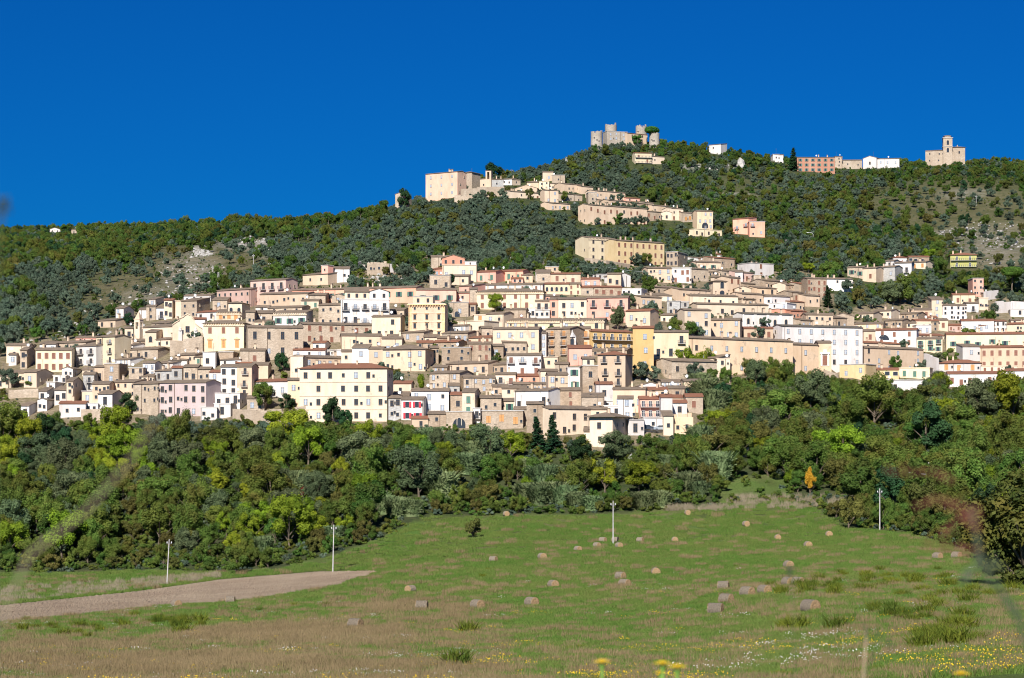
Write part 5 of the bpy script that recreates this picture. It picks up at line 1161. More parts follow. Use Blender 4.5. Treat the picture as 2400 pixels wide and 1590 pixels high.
pole(1906,572,22,'curved white street lamp on the upper road','lamp',group='street lamps'); pole(2208,1134,40,'curved street lamp in the wood at lower right','lamp',group='street lamps')
# cables
def cable(pts,label,r=.05):
    P=[Vector(((px-1200)/F*d,d,(YH-py)/F*d)) for px,py,d in pts]; c=P[0]; mb=MB(); L=[]
    for i in range(len(P)-1):
        for j in range(12):
            t=j/12; p=P[i].lerp(P[i+1],t); p.z-=4*t*(1-t)*(P[i+1]-P[i]).length*.012; L.append(p-c)
    L.append(P[-1]-c); mb.tube(L,r,k=4); o=mb.build('power_cable',simple('cable',(.45,.48,.46),.5),None,tuple(c)); tag(o,label,'power cable')
cable([(772,590,900),(968,590,880),(1199,603,880),(1422,627,790),(1560,640,760)],'long pale power cable sagging over the roofs in the middle of the slope',.05)
cable([(2130,1108,455),(2173,1112,455),(2300,1105,452),(2440,1090,450)],'white power cable crossing the wood at lower right',.04)
cable([(1700,560,1020),(1842,562,1030),(1889,580,1030)],'dark power cable left of the upper road lamp',.05)
# hay bales
def mk_bale():
    R,L,k=.64,1.25,36; side=MB(); rr=random.Random(3)
    rows=14; V=[]
    for i in range(rows+1):
        x=-L/2+L*i/rows
        for j in range(k):
            a=2*math.pi*j/k; r=R*(1+.025*math.sin(i*2.2)+.03*rr.uniform(-1,1)); 
            if math.sin(a)<-.6: r*=.93
            V.append((x,r*math.cos(a),r*math.sin(a)))
    side.v=V
    for i in range(rows):
        for j in range(k): side.f.append((i*k+j,(i+1)*k+j,(i+1)*k+(j+1)%k,i*k+(j+1)%k)); side.m.append(0)
    e=MB()
    for sx in(-1,1):
        x=sx*L/2; rings=[(R,0),(R*.97,.03),(R*.75,.05),(R*.5,.02),(R*.25,.05)]; n0=len(e.v)
        for r,o in rings:
            for j in range(k): a=2*math.pi*j/k; e.v.append((x+sx*(o+rr.uniform(-.02,.02)),r*math.cos(a),r*math.sin(a)))
        e.v.append((x+sx*.05,0,0)); c=len(e.v)-1
        for q in range(len(rings)-1):
            for j in range(k):
                f=(n0+q*k+j,n0+q*k+(j+1)%k,n0+(q+1)*k+(j+1)%k,n0+(q+1)*k+j); e.f.append(f if sx>0 else f[::-1]); e.m.append(0)
        for j in range(k): f=(n0+4*k+j,n0+4*k+(j+1)%k,c); e.f.append(f if sx>0 else f[::-1]); e.m.append(0)
    m1,nt,bs=newmat('weathered_straw'); bs.inputs["Roughness"].default_value=1
    c=mix(nt,noise_fac(nt,6,5,.8,'Object',(4,1,1),.4,.65),(.26,.21,.15),(.46,.39,.29)); c=mix(nt,noise_fac(nt,14,3,.8,'Object',(6,.4,.4),.5,.6),c,(.12,.09,.065)); nt.links.new(c,bs.inputs["Base Color"]); bump(nt,bs,noise_fac(nt,18,4,.8,'Object',(6,1,1)),1,.06)
    m2,nt,bs=newmat('straw_end'); bs.inputs["Roughness"].default_value=1
    c=mix(nt,noise_fac(nt,7,6,.8,'Object'),(.29,.18,.085),(.54,.37,.20)); nt.links.new(c,bs.inputs["Base Color"]); bump(nt,bs,noise_fac(nt,14,4,.8),1,.06)
    return side.mesh('bale_side',[m1]), e.mesh('bale_end',[m2])
BS,BE=mk_bale()
T=lambda x,y:(800+x/2.904,960+y/2.904); U=lambda x,y:(1600+x/2.904,860+y/2.904); V6=lambda x,y:(1600+x/2.959,1200+y/2.959)
BALES=[(T(1122,726),20,'lone bale at the far edge of the field left of centre'),(T(1035,1042),60,'darker bale left in the upper field'),(T(1367,1022),25,'bale left of the field pole, second from left in the upper row'),(T(1610,970),35,'bale nearest left of the field pole with bright end'),(T(1740,944),45,'dark-sided bale close left of the field pole'),(T(1780,908),60,'bale just above the dark-sided one left of the field pole'),(T(1866,907),70,'bale hidden behind the foot of the field pole'),(T(1890,945),30,'bright-ended bale at the foot of the field pole'),(T(2034,908),65,'dark low bale right of the field pole'),(T(2270,906),10,'bright-ended bale farther right of the field pole'),(T(2140,1130),8,'round-faced bale in the centre of the field'),(T(1900,1160),50,'upper bale of a close pair in the centre of the field'),(T(1928,1214),50,'lower bale of a close pair in the centre of the field'),(T(1442,1218),30,'bale sunk in grass left of the close pair'),(T(470,1252),-40,'bale left of the field centre with end turned left'),(T(548,1372),80,'side-on pale bale in the brown grass at left'),(T(925,1362),42,'bale in the brown grass right of the side-on pale one'),(T(1295,1345),42,'large bale with clear tan end in the left-centre foreground'),(T(95,1502),60,'lowest bale half sunk in brown grass at left'),
 (U(33,1008),15,'far bale by the grassy hollow at the field top'),(U(431,1086),25,'lone bale in bright green grass at upper right field'),(U(647,1180),12,'bale in bright green grass, left one of three'),(U(996,1158),10,'bale nearest the right bushes in bright green grass'),(U(853,1232),20,'bale in bright green grass, lowest of three'),(U(720,1374),25,'large round-faced bale right of centre'),(U(1735,1315),50,'bale behind the blurred stalk at right, striped side'),(U(1865,1310),55,'bale half hidden by the blurred plant at right'),(U(720,1498),35,'left of two touching bales at right of centre'),(U(785,1496),55,'right of two touching bales at right of centre'),(U(277,1525),80,'side-on silvery bale at the back of the foreground cluster'),(U(440,1570),52,'middle bale of the foreground cluster'),(U(556,1556),42,'right bale of the foreground cluster'),(V6(302,645),58,'third bale of the foreground cluster, lower middle'),(V6(228,720),76,'lowest silvery side-on bale of the foreground cluster'),(V6(885,703),46,'biggest nearest bale with weeds on its right side'),(U(2285,1480),25,'bale cut by the right photo edge'),((413,1425),30,'bale on the edge of the ploughed field with orange end'),((540,1416),82,'dark low bale on the edge of the ploughed field')]
for i,((px,py),ang,lb) in enumerate(BALES):
    p=at(px,py); s=1.0
    r=empty('hay_bale',(p.x,p.y,p.z),math.radians(90+ang*1.0)+math.atan2(-p.x,p.y)); tag(r,'round '+lb if not lb.startswith('round') else lb,'hay bale','round hay bales in the field')
    rnd=random.Random(i); sc=rnd.uniform(.84,.96); t=rnd.uniform(-.06,.06)
    meshobj('straw_roll',BS,r,(0,0,.50),(t,0,0),(sc,)*3); meshobj('cut_end',BE,r,(0,0,.50),(t,0,0),(sc,)*3)
# ------------------------------------------------------------------ vegetation
def leaf_faces(P, Nn, S, rng, aspect=1.5):
    n=len(P); r=rng.normal(size=(n,3)); Nn=Nn/np.linalg.norm(Nn,axis=1,keepdims=True)
    u=np.cross(Nn,r); u/=np.linalg.norm(u,axis=1,keepdims=True)+1e-9; v=np.cross(Nn,u)
    S=S[:,None]; u=u*S*.5; v=v*S*.5*aspect
    q=np.stack([P-v,P+u*.8,P+v,P-u*.8],1).reshape(-1,3); return q
def quads_mesh(name,q,mat):
    me=bpy.data.meshes.new(name); n=len(q)//4
    me.vertices.add(len(q)); me.vertices.foreach_set('co',q.astype(np.float32).ravel()); me.loops.add(len(q)); me.loops.foreach_set('vertex_index',np.arange(len(q),dtype=np.int32))
    me.polygons.add(n); me.polygons.foreach_set('loop_start',np.arange(0,len(q),4,dtype=np.int32)); me.polygons.foreach_set('loop_total',np.full(n,4,dtype=np.int32))
    me.materials.append(mat); me.update(calc_edges=True); return me
def crown(name,mat,seed,W,H,z0,nl,n,ls,lr=(.15,.34),flat=0,up=.25,rag=.5):
    """clumps of leaves spread through an uneven crown of width W, height H, starting at z0"""
    g=np.random.default_rng(seed); C=[];R=[]
    for i in range(nl):
        while True:
            c=g.uniform(-1,1,3)
            if np.linalg.norm(c)<.80: break
        if i<nl*.75: c=c/np.linalg.norm(c)*g.uniform(.45,.92)
        C.append(c); R.append(g.uniform(*lr))
    C=np.array(C);R=np.array(R); wgt=R**2/np.sum(R**2); idx=g.choice(nl,size=n,p=wgt)
    D=g.normal(size=(n,3)); D/=np.linalg.norm(D,axis=1,keepdims=True); D[:,2]+=.15
    rr=R[idx]*(1-np.abs(g.normal(0,.16,n)))*np.where(g.random(n)<.20,g.uniform(1,1.5,n),1)
    P=C[idx]+D*rr[:,None]
    P[:,2]=np.where(P[:,2]<-.7,-.7+ (P[:,2]+.7)*.4,P[:,2])
    P=P*np.array([W/2,W/2,H/2])+np.array([0,0,z0+H/2])
    Nn=D+g.normal(0,rag,size=(n,3))+np.array([0,0,up])
    S=ls*g.uniform(.6,1.35,n); return quads_mesh(name,leaf_faces(P,Nn,S,g),mat)
def trunk_mesh(name,H,W,z0,seed,r=.22,bare=False):
    g=random.Random(seed); mb=MB(); top=z0+H*.55
    mb.tube([(0,0,-.8),(g.uniform(-.15,.15),0,z0*.5),(g.uniform(-.3,.3),g.uniform(-.3,.3),z0+H*.15),(0,0,top)],r,r*.35,k=7)
    for i in range(6):
        a=g.uniform(0,6.28); l=W*g.uniform(.28,.42); zz=z0+H*g.uniform(0,.25)
        mb.tube([(0,0,zz-.3),(math.cos(a)*l*.5,math.sin(a)*l*.5,zz+l*.45),(math.cos(a)*l,math.sin(a)*l,zz+l*.9)],r*.45,r*.12,k=5)
    return mb.mesh(name,[M_BARK])
def conifer(name,mat,seed,W,H):
    g=np.random.default_rng(seed); Q=[];n=26
    P=[];Nn=[]
    for i in range(n):
        z=H*(.10+.90*i/n); rad=W/2*(1-i/n)**.8+.15; nb=9
        for b in range(nb):
            a=g.uniform(0,6.28); m=int(20*rad/(W/2))+6; t=g.random(m)**.6; rr=rad*g.uniform(.75,1.1)
            x=np.cos(a)*t*rr+g.normal(0,.13,m); y=np.sin(a)*t*rr+g.normal(0,.13,m); zz=z-t*rr*.28+g.normal(0,.10,m)+ (t**3)*.25
            P.append(np.stack([x,y,zz],1)); Nn.append(np.stack([np.cos(a)*np.ones(m)*.3,np.sin(a)*np.ones(m)*.3,np.ones(m)],1)+g.normal(0,.4,(m,3)))
    P=np.concatenate(P);Nn=np.concatenate(Nn); return quads_mesh(name,leaf_faces(P,Nn,.34*g.uniform(.7,1.3,len(P)),g,1.8),mat)
def reeds(name,mat,seed,W,H,n=900):
    g=np.random.default_rng(seed); q=[]
    for i in range(n):
        a=g.uniform(0,6.28); r=W/2*math.sqrt(g.random()); x,y=math.cos(a)*r,math.sin(a)*r; h=H*g.uniform(.55,1.05); l=np.array([g.normal(0,.18),g.normal(0,.18),0])*h
        p0=np.array([x,y,0.]); p1=p0+l*.5+[0,0,h*.7]; p2=p0+l*1.4+[0,0,h]; s=np.array([math.cos(a+1.3),math.sin(a+1.3),0])*.10
        q+= [p0-s,p0+s,p1+s,p1-s, p1-s*2.2,p1+s*2.2,p2+s*.6,p2-s*.6]
        for k in range(3):
            t=g.uniform(.35,.95); b=p0+(p1-p0)*t if t<.7 else p1+(p2-p1)*(t-.7)/.3; dd=np.array([g.normal(),g.normal(),.35]); dd/=np.linalg.norm(dd); e=b+dd*g.uniform(.6,1.1); w=np.array([-dd[1],dd[0],0])*.09
            q+=[b-w,b+w,e+w*.2,e-w*.2+np.array([0,0,-.15])]
    return quads_mesh(name,np.array(q),mat)
# kinds: (leaf material, width, height, trunk height, lobes, leaves, leaf size, variants)
KIND={'olive':('olive',5.2,4.4,.9,17,4420,0.27,5),'oak':('oak',6.6,6.4,.8,22,6120,0.28,5),'ash':('mid',7.8,8.2,1.0,26,8840,0.28,5),'locust':('lime',8.6,8.0,1.3,22,8840,0.28,4),
 'autumn':('brown',6.6,6.4,.6,20,6460,0.27,3),'ilex':('grey',8.6,8.4,.7,30,10540,0.28,4),'evergreen':('dark',6.4,7.0,.5,20,7140,0.27,3),'poplar':('gold',4.6,7.4,1.4,30,3400,0.27,1),'sumac':('red',3.4,2.8,.3,10,2040,0.23,1),
 'big':('mid',9.5,9.5,.9,34,15300,0.26,2),'fieldbush':('brown',4.6,3.6,.3,16,4420,0.17,1),'shrub':('mid',3.6,2.6,-.1,10,1870,0.23,3),'darkshrub':('oak',3.4,2.4,-.1,10,1870,0.23,3),'greyshrub':('olive',3.2,2.2,-.1,10,1700,0.22,2),'pineround':('pine',7.0,6.0,2.2,20,7140,0.23,2),'hazel':('hazel',9.5,9.0,.0,44,15000,.26,2)}
CM={};TM={}
for kn,(mt,W,H,z0,nl,n,ls,nv) in KIND.items():
    CM[kn]=[crown(kn+'_crown',LM[mt],hash(kn)%0+100*len(CM)+v if False else 100*len(CM)+v,W*(1+.12*((v%3)-1)),H*(1+.1*((v+1)%3-1)),z0,nl,n,ls) for v in range(nv)]
    TM[kn]=trunk_mesh(kn+'_trunk',H,W,z0,len(TM),.16+W*.012)
CM['conifer']=[conifer('conifer_crown',LM['dark'],5,5.0,11),conifer('conifer_crown',LM['dark'],6,4.6,10)]; TM['conifer']=TM['ilex']
CM['reed']=[reeds('reed_blades',LM['reed'],s,5.0,5.2) for s in(1,2)]
def upine():
    g=np.random.default_rng(9); P=[];Nn=[]
    for c,r in(((0,0,9.6),(4.6,4.6,1.9)),((-2.6,.4,8.2),(2.6,2.4,1.2)),((2.6,-.6,8.6),(2.4,2.2,1.1)),((-3.6,0,6.2),(1.9,1.8,.8))):
        m=3000; D=g.normal(size=(m,3)); D/=np.linalg.norm(D,axis=1,keepdims=True); P.append(np.array(c)+D*np.array(r)*(1-np.abs(g.normal(0,.15,m)))[:,None]); Nn.append(D+g.normal(0,.5,(m,3)))
    P=np.concatenate(P); return quads_mesh('umbrella_pine_crown',leaf_faces(P,np.concatenate(Nn),.36*g.uniform(.6,1.3,len(P)),g),LM['pine'])
CM['upine']=[upine()]
mb=MB(); mb.tube([(0,0,-.5),(.3,0,3),(0,.2,6),(0,0,9.3)],.35,.18,k=8)
for a,l,z in((.3,3.2,5.2),(3.0,3.4,4.2),(2.2,2.5,5.8),(4.8,2.6,6.0)): mb.tube([(.1,0,z),(math.cos(a)*l*.5,math.sin(a)*l*.5,z+1.2),(math.cos(a)*l,math.sin(a)*l,z+2.8)],.16,.06,k=6)
TM['upine']=mb.mesh('umbrella_pine_trunk',[M_BARK])
NAMES={'olive':'olive_tree','oak':'oak_tree','ash':'ash_tree','locust':'locust_tree','autumn':'autumn_tree','ilex':'holm_oak','evergreen':'evergreen_tree','poplar':'poplar_tree','sumac':'red_shrub','big':'broadleaf_tree','fieldbush':'bush','shrub':'shrub','darkshrub':'bush','greyshrub':'scrub_bush','pineround':'pine_tree','conifer':'conifer_tree','reed':'cane_clump','upine':'umbrella_pine','hazel':'hazel_bush'}
def tree(kind,x,y,s,label,group=None,v=None,rnd=random,sz=1.0,crown_mat=None):
    z=gz(x,y); r=empty(NAMES[kind],(x,y,z-.15),rnd.uniform(0,6.28)); tag(r,label,NAMES[kind].replace('_',' '),group)
    m=CM[kind][v if v is not None else rnd.randrange(len(CM[kind]))]
    c=meshobj('blades' if kind=='reed' else 'crown',m,r,(0,0,0),(rnd.uniform(-.12,.12),rnd.uniform(-.12,.12),0),(s*rnd.uniform(.85,1.2),s*rnd.uniform(.85,1.2),s*sz))
    if kind!='reed' and 'shrub' not in kind: meshobj('trunk',TM[kind],r,(0,0,0),(0,0,0),(s,s,s*sz))
    return c
def hgt(kind): 
    if kind=='conifer': return 10.5
    if kind=='reed': return 5
    if kind=='upine': return 11.5
    k=KIND[kind]; return k[2]*.95+k[3]
# landmark trees: (kind, px, base row, height in photo px, label)
SPECIAL=[('reed',1235,1175,42,'pale cane thicket below the two conifers, upper left clump'),('reed',1262,1182,46,'pale cane thicket below the two conifers, lower left clump'),('reed',1290,1178,48,'tallest pale cane thicket below the two conifers'),('reed',1322,1186,46,'pale cane thicket below the two conifers, lower right clump'),('reed',1350,1192,40,'drooping cane clump left of the field pole'),('reed',1385,1196,34,'low drooping cane clump nearest the field pole'),('reed',1510,1195,42,'cane clump right of the field pole under the yellow-green tree'),('reed',1545,1190,40,'second cane clump right of the field pole'),('reed',900,1205,44,'cane clump left below the huge holm oak'),('reed',930,1212,46,'pale cane clump directly below the huge holm oak'),('reed',965,1212,40,'cane clump right below the huge holm oak'),('reed',1090,1110,46,'cane clump right of the huge holm oak, lower'),('reed',1110,1080,44,'cane clump right of the huge holm oak, upper'),('reed',1655,940,50,'cane clump on the bank right of the lower village tip'),('reed',1670,965,50,'lower cane clump on the bank right of the lower village tip'),('reed',1640,915,40,'upper cane clump on the bank right of the lower village tip'),('big',617,962,66,'big loose round tree before the white house left of the biggest palace'),('evergreen',672,962,42,'dark tree between the big round tree and the biggest palace'),('evergreen',662,872,46,'dark green tree in the garden above the red-brown roof'),('shrub',665,888,20,'bright bush under the dark garden tree'),
 ('locust',1162,732,44,'bright round tree before the pale cream palazzo'),('ilex',1448,772,52,'dark dense round tree below the rosy palazzo'),('ilex',1477,718,32,'dark tree right of the rosy palazzo'),('locust',985,915,34,'bright green tree right of the mossy hipped roof house'),('evergreen',1055,672,30,'dark round tree before the brick gable house'),
 ('evergreen',970,632,34,'dark rounded tree below the pole with wires'),('evergreen',780,1000,68,'very dark tree overlapping the biggest palace lower left'),('evergreen',812,1004,44,'dark bushy tree right of the very dark tree at the palace'),('conifer',1264,1060,82,'left one of two dark conifers before the rough stone house'),('conifer',1300,1060,86,'right taller one of two conifers before the weathered cream house'),
 ('ash',1585,790,46,'leafy tree left of the cream tall-window house'),('ash',1620,792,40,'second leafy tree above the pale lemon house'),('ilex',1522,768,26,'round dark tree left of the leafy trees above the golden house'),('olive',1530,745,34,'tall olive above the golden house'),('olive',1512,742,26,'olive left of the tall one above the golden house'),('locust',1600,846,30,'clipped bright hedge tree before the peach building, left'),('locust',1632,844,28,'clipped bright hedge tree before the peach building, middle'),('locust',1660,840,26,'clipped bright hedge tree before the peach building, right'),
 ('olive',1500,892,42,'big grey olive below the golden yellow house'),('olive',1530,895,38,'grey olive joined right of the big one below the golden house'),('conifer',1942,722,58,'dark conifer at the right end of the stone quarter'),('upine',2372,690,66,'umbrella pine right of the pink tower house'),('upine',1528,330,34,'umbrella pine leaning beside the castle'),('pineround',1494,338,22,'small round pine before the castle wing'),('conifer',1858,398,50,'dark cedar left of the red crest building'),
 ('poplar',1899,1160,62,'small bright golden yellow tree at the field corner'),('fieldbush',1108,1262,46,'lone olive-brown bush standing in the field'),('ilex',982,1165,112,'huge round grey-green holm oak in the middle of the lower wood'),('evergreen',1360,1085,62,'vivid dark green tree below the pyramid roof house'),('ilex',1440,1080,75,'grey-green tree right of the vivid dark green one'),('locust',1498,1155,75,'bright yellow-green tree in the lower wood near the field pole'),
 ('oak',555,1345,66,'brown-green bush tree at the ploughed field left of the grey pole'),('autumn',1990,1240,70,'ochre-green bush behind the right field pole'),('hazel',2400,1378,260,'great bush rising at the right photo edge'),('hazel',2330,1312,120,'large bush left of the great edge bush'),
 ('ilex',2300,985,95,'big grey-green tree below the long white house at right'),('locust',2375,985,105,'big yellowing tree at the right photo edge'),('ash',2050,1000,110,'tall green tree below the yellow loggia house'),('ash',2120,1010,95,'tall green tree right below the yellow loggia house'),('ilex',1900,955,85,'round tree below the peach entrance block'),('autumn',2180,960,70,'brownish tree below the yellow shutters house'),('ilex',1770,905,60,'grey-green tree before the long peach building'),('ash',1700,910,50,'green tree at the left foot of the long peach building'),('evergreen',2170,1060,120,'very dark tree in the gap of the right wood'),
 ('sumac',710,1165,30,'small red bush in the left wood'),('evergreen',290,790,22,'tree above the pointed belfry left'),('evergreen',300,762,30,'bright hedge block left of the pointed belfry'),('ilex',340,960,34,'dark tree in the lower left villa garden'),('evergreen',295,965,46,'dark leafy tree against the lower left villa'),('olive',20,910,44,'dark grey bush at the left photo edge'),('shrub',75,905,18,'bright shrub at the left end house'),('ilex',1160,850,14,'small shrub between cream blocks in the centre'),('shrub',1170,845,16,'green shrub between brown house and grey stone house'),('autumn',930,895,36,'reddish bush left of the bright green tree'),('greyshrub',890,880,28,'grey bush below the mossy roof house'),('olive',935,905,34,'grey-green tree left of the bright green tree'),
 ('oak',1520,690,48,'ochre tree in the gap right of the top centre cluster'),('ilex',2095,715,56,'dark tree among the gap in the right part of the town'),('oak',2110,712,60,'dark ochre tree left of the slim cream tower house'),('oak',2060,640,36,'tree under the grey cement block'),('ilex',2195,850,26,'ivy covered bank left of the brick building'),('shrub',2230,845,24,'bright ivy bush left of the brick building'),('shrub',2265,795,30,'yellowing ivy on the long pale yellow building'),('pineround',740,535,24,'bright pine on the left skyline slope'),('pineround',770,525,26,'bright pine right of the first on the left skyline slope'),('pineround',700,568,34,'bright round pine at the rocks, left'),('pineround',722,568,30,'bright round pine at the rocks, right'),('pineround',845,510,24,'bright pine near the ridge below the lone stone house'),
 ('oak',880,640,20,'small tree on the garden terrace'),('autumn',905,645,22,'reddish shrub on the garden terrace'),('shrub',840,648,22,'green shrub at the left end of the garden wall'),('oak',785,650,34,'dark ochre tree right of the turret house'),('locust',1895,640,28,'bright tree above the stone quarter'),('oak',1775,640,24,'tree right of the brown red-roofed house'),('evergreen',945,465,18,'dark bush left of the pink ridge palazzo'),('evergreen',1160,400,20,'dark tree behind the ridge belfry')]
rt=random.Random(11)
for kind,px,pb,hp_,lb in SPECIAL:
    p=at(px,pb); h=(hp_+max(0,row_of(px,p.y)-pb))/F*p.y; s=h/hgt(kind); tree(kind,p.x,p.y,s,lb,rnd=rt)
# scatter
PLACED=[]
GRID={}
def near(x,y,r):
    i,j=int(x//8),int(y//8)
    for a in range(i-1,i+2):
        for b in range(j-1,j+2):
            for (u,v,q) in GRID.get((a,b),()):
                if (u-x)**2+(v-y)**2 < (r+q)**2*.25: return True
    return False
def add(x,y,r): GRID.setdefault((int(x//8),int(y//8)),[]).append((x,y,r))
for k,px,pb,h,l in SPECIAL: p=at(px,pb); add(p.x,p.y,4); mask_rect(px-h*.32*(1.9 if k=='poplar' else 1),pb-h*.95,px+h*.32*(1.9 if k=='poplar' else 1),pb-h*.1*(k!='poplar'),p.y-2)
def blocked(px,row,wp,hp,d):
    i0,i1=int(max(row-hp,0)//4),int(min(row,1589)//4)+1; j0,j1=int(max(px-wp/2,0)//4),int(min(px+wp/2,2399)//4)+1
    if i1<=i0 or j1<=j0: return False
    m=MASK[i0:i1,j0:j1]; return ((m<1e8)&(m>d)).mean()>.10
def inside_house(x,y):
    for (cx_,cy_,r) in HC:
        if (cx_-x)**2+(cy_-y)**2<r*r: return True
    return False
HC=[]
for lb,p1,p2,yt_,pb_,y1,L,D,th in HLIST:
    t=math.radians(th); X1=(p1-1200)/F*y1; n=max(1,int(L/6))
    for i in range(n+1): q=L*i/n; HC.append((X1+q*math.cos(t)-D/2*math.sin(t),y1+q*math.sin(t)+D/2*math.cos(t),D/2+2.0))
HG={}
for c in HC: HG.setdefault((int(c[0]//20),int(c[1]//20)),[]).append(c)
def inside_house(x,y):
    i,j=int(x//20),int(y//20)
    return any((c[0]-x)**2+(c[1]-y)**2<c[2]**2 for a in(i-1,i,i+1) for b in(j-1,j,j+1) for c in HG.get((a,b),()))
def pick(rnd,ws): 
    t=rnd.random()*sum(w for _,w in ws)
    for k,w_ in ws:
        t-=w_
        if t<=0: return k
    return ws[-1][0]
INST={}   # leftovers for the wood seen as a mass
indiv={}
cand=[]
rs=random.Random(21)
n_try=75000
for _ in range(n_try):
    px=rs.uniform(-260,2660); d=math.sqrt(rs.uniform(330**2,1430**2)); pc=min(max(px,0),2400); x=(px-1200)/F*d
    row=row_of(px,d); fe=seg(FLD_EDGE,pc); ft=seg(FOR_TOP,pc); tt=seg(TOWN_TOP,pc)
    if row>fe-4 or (1690<px<1850 and 1120<row and rs.random()<.97): continue
    infor = row>ft-6 and d<760
    if infor:
        nx=noise.noise(Vector((x*.022,d*.03,1))); nz=noise.noise(Vector((x*.03,d*.04,9)))
        if pc<330 and row<1130 and (pc-140)**2+(row-1110)**2>80**2: ws=[('locust',8),('ash',1),('ilex',.4)]
        elif (pc-140)**2+(row-1110)**2<90**2: ws=[('ilex',4),('evergreen',2),('ash',.5)]
        elif 320<pc<620 and row<1045: ws=[('olive',4),('ilex',1),('ash',1)]
        elif pc<520: ws=[('locust',3+6*nx if row<1180 else .3),('ash',2),('ilex',1.5),('autumn',.7+max(0,nz*2)),('oak',1.5),('shrub',.6)]
        elif pc<1000: ws=[('locust',1.3+5*max(0,nx)),('ash',3),('autumn',1+2*max(0,nz)),('oak',2),('ilex',.8),('shrub',.8),('reed',.35)]
        elif pc<1680: ws=[('ash',2.5),('reed',1.0+3*max(0,nz)),('ilex',1.2),('locust',.7),('autumn',1),('oak',2),('shrub',.6)]
        else: ws=[('ash',4),('ilex',1.2),('oak',2.4),('autumn',1.2),('locust',.7+2*max(0,nx)),('evergreen',.4)]
        if 1690<px<1850 and row>1125: 
            if rs.random()<.93: continue
        kind=pick(rs,[(k,max(w_,.05)) for k,w_ in ws]); s=rs.choice([rs.uniform(.45,.8),rs.uniform(.8,1.2)])*(1.0 if pc<1650 else 1.15)
        if row<ft+30: s=min(s,.7)
        if pc<1650 and row<ft+25: kind=rs.choice(['shrub','darkshrub','autumn','ash','olive']); s=rs.uniform(.35,.6) if 'shrub' not in kind else rs.uniform(.8,1.3)
        if row>fe-30: kind=rs.choice(['shrub','darkshrub','autumn','oak','ash']); s=rs.uniform(.4,.65) if 'shrub' not in kind else rs.uniform(.8,1.3)
        sp=.64
    elif row>tt-2 and d<900: 
        kind=pick(rs,[('olive',3),('shrub',1.2),('darkshrub',1),('oak',1),('greyshrub',.5)]); s=rs.uniform(.6,1.0) if 'shrub' not in kind else rs.uniform(.5,.9); sp=.9
        if pc<700 and row>tt+20 and rs.random()<.6: continue
    else:
        k0=openness(pc,row)
        nn=noise.noise(Vector((x*.012,d*.012,4)))
        if rs.random()<k0+.12+.25*nn: continue
        hi = (pc<900 and row<seg([(0,640),(300,625),(600,575),(900,520)],pc)) or (pc>1500 and row<seg([(1500,380),(2400,460)],pc))
        if hi: ws=[('oak',4),('ash',.9),('autumn',.35),('olive',1.4),('evergreen',.8)]
        elif pc>1500: ws=[('olive',4.5),('oak',1.6+3*max(0,nn)),('autumn',.7),('ash',.9),('darkshrub',.8),('shrub',.5),('locust',.10),('evergreen',.3)]
        else: ws=[('olive',7),('oak',.7),('ash',.35),('autumn',.3),('darkshrub',.6),('greyshrub',.7)]
        kind=pick(rs,ws); s=rs.uniform(.65,1.15)*(.85 if kind in('ash','oak','autumn','evergreen') else 1); sp=.82*(1+2.1*k0); s*=1-.25*k0
        if row<430 and pc>1150 or d>1330: s*=.8
    r=({'reed':4.2}.get(kind) or KIND[kind][1])*s*sp
    if near(x,d,r) or inside_house(x,d): continue
    hpx=hgt(kind)*s*F/d
    if blocked(px,row,r/sp*F/d*.7,hpx,d): continue
    add(x,d,r); cand.append((d,kind,x,s,infor,px,row))
cand.sort()
GL={'olive':('grey-green olive tree on the hillside or in the gaps between houses','olive trees on the slopes'),'oak':('dark green rounded tree of the woods and upper slopes','dark green trees of the woods'),'ash':('mid green leafy tree of the lower wood','mid green trees of the woods'),'locust':('bright yellow-green tree of the lower wood','yellow-green trees of the lower wood'),
 'autumn':('olive-brown tree turning to autumn colour in the woods','browning trees of the woods'),'ilex':('dense grey-green round tree in the lower wood','grey-green round trees'),'evergreen':('very dark green tree of the woods','very dark green trees'),'shrub':('low mid green shrub between trees and houses','mid green shrubs'),'darkshrub':('low dark green shrub between trees and houses','dark green shrubs'),'greyshrub':('low grey-green shrub on the slope','grey-green shrubs'),'reed':('tall pale green cane clump in the lower wood','cane clumps')}
SHORT={'olive':'grey-green olive tree','oak':'dark green rounded tree','ash':'mid green leafy tree','locust':'bright yellow-green tree','autumn':'olive-brown autumn tree','ilex':'dense grey-green round tree','evergreen':'very dark green tree','shrub':'low mid green shrub','darkshrub':'low dark green shrub','greyshrub':'low grey-green shrub','reed':'pale green cane clump'}
def zone(px,row,infor,d):
    if infor:
        v='just under the houses' if row<seg(FOR_TOP,min(max(px,0),2400))+45 else ('along the field edge' if row>seg(FLD_EDGE,min(max(px,0),2400))-45 else 'halfway down the lower wood')
        h=((200,'at the far left'),(500,'above the ploughed field'),(720,'below the lilac house'),(950,'below the biggest palace'),(1200,'around the huge holm oak'),(1420,'below the two conifers'),(1660,'below the pyramid roof house'),(1860,'above the grassy hollow'),(2050,'behind the golden tree'),(2200,'behind the right field pole'),(9999,'at the far right'))
    else:
        v='in gaps between houses' if d<800 else ('near the skyline' if d>1180 else 'on the middle slope')
        h=((250,'at the far left'),(450,'above the pointed belfry'),(700,'near the pale rocks'),(1000,'left of the ridge palazzo'),(1200,'below the ridge palazzo'),(1450,'around the upper hamlet'),(1700,'right of the castle hill'),(1950,'near the upper road lamp'),(2150,'below the red crest building'),(9999,'around the lime yellow villa'))
    for a,b in h:
        if px<a: return v+' '+b
cnt={}; rest=[]
CAP={'olive':290,'oak':290,'autumn':280,'ash':290,'shrub':100,'darkshrub':100,'greyshrub':80}
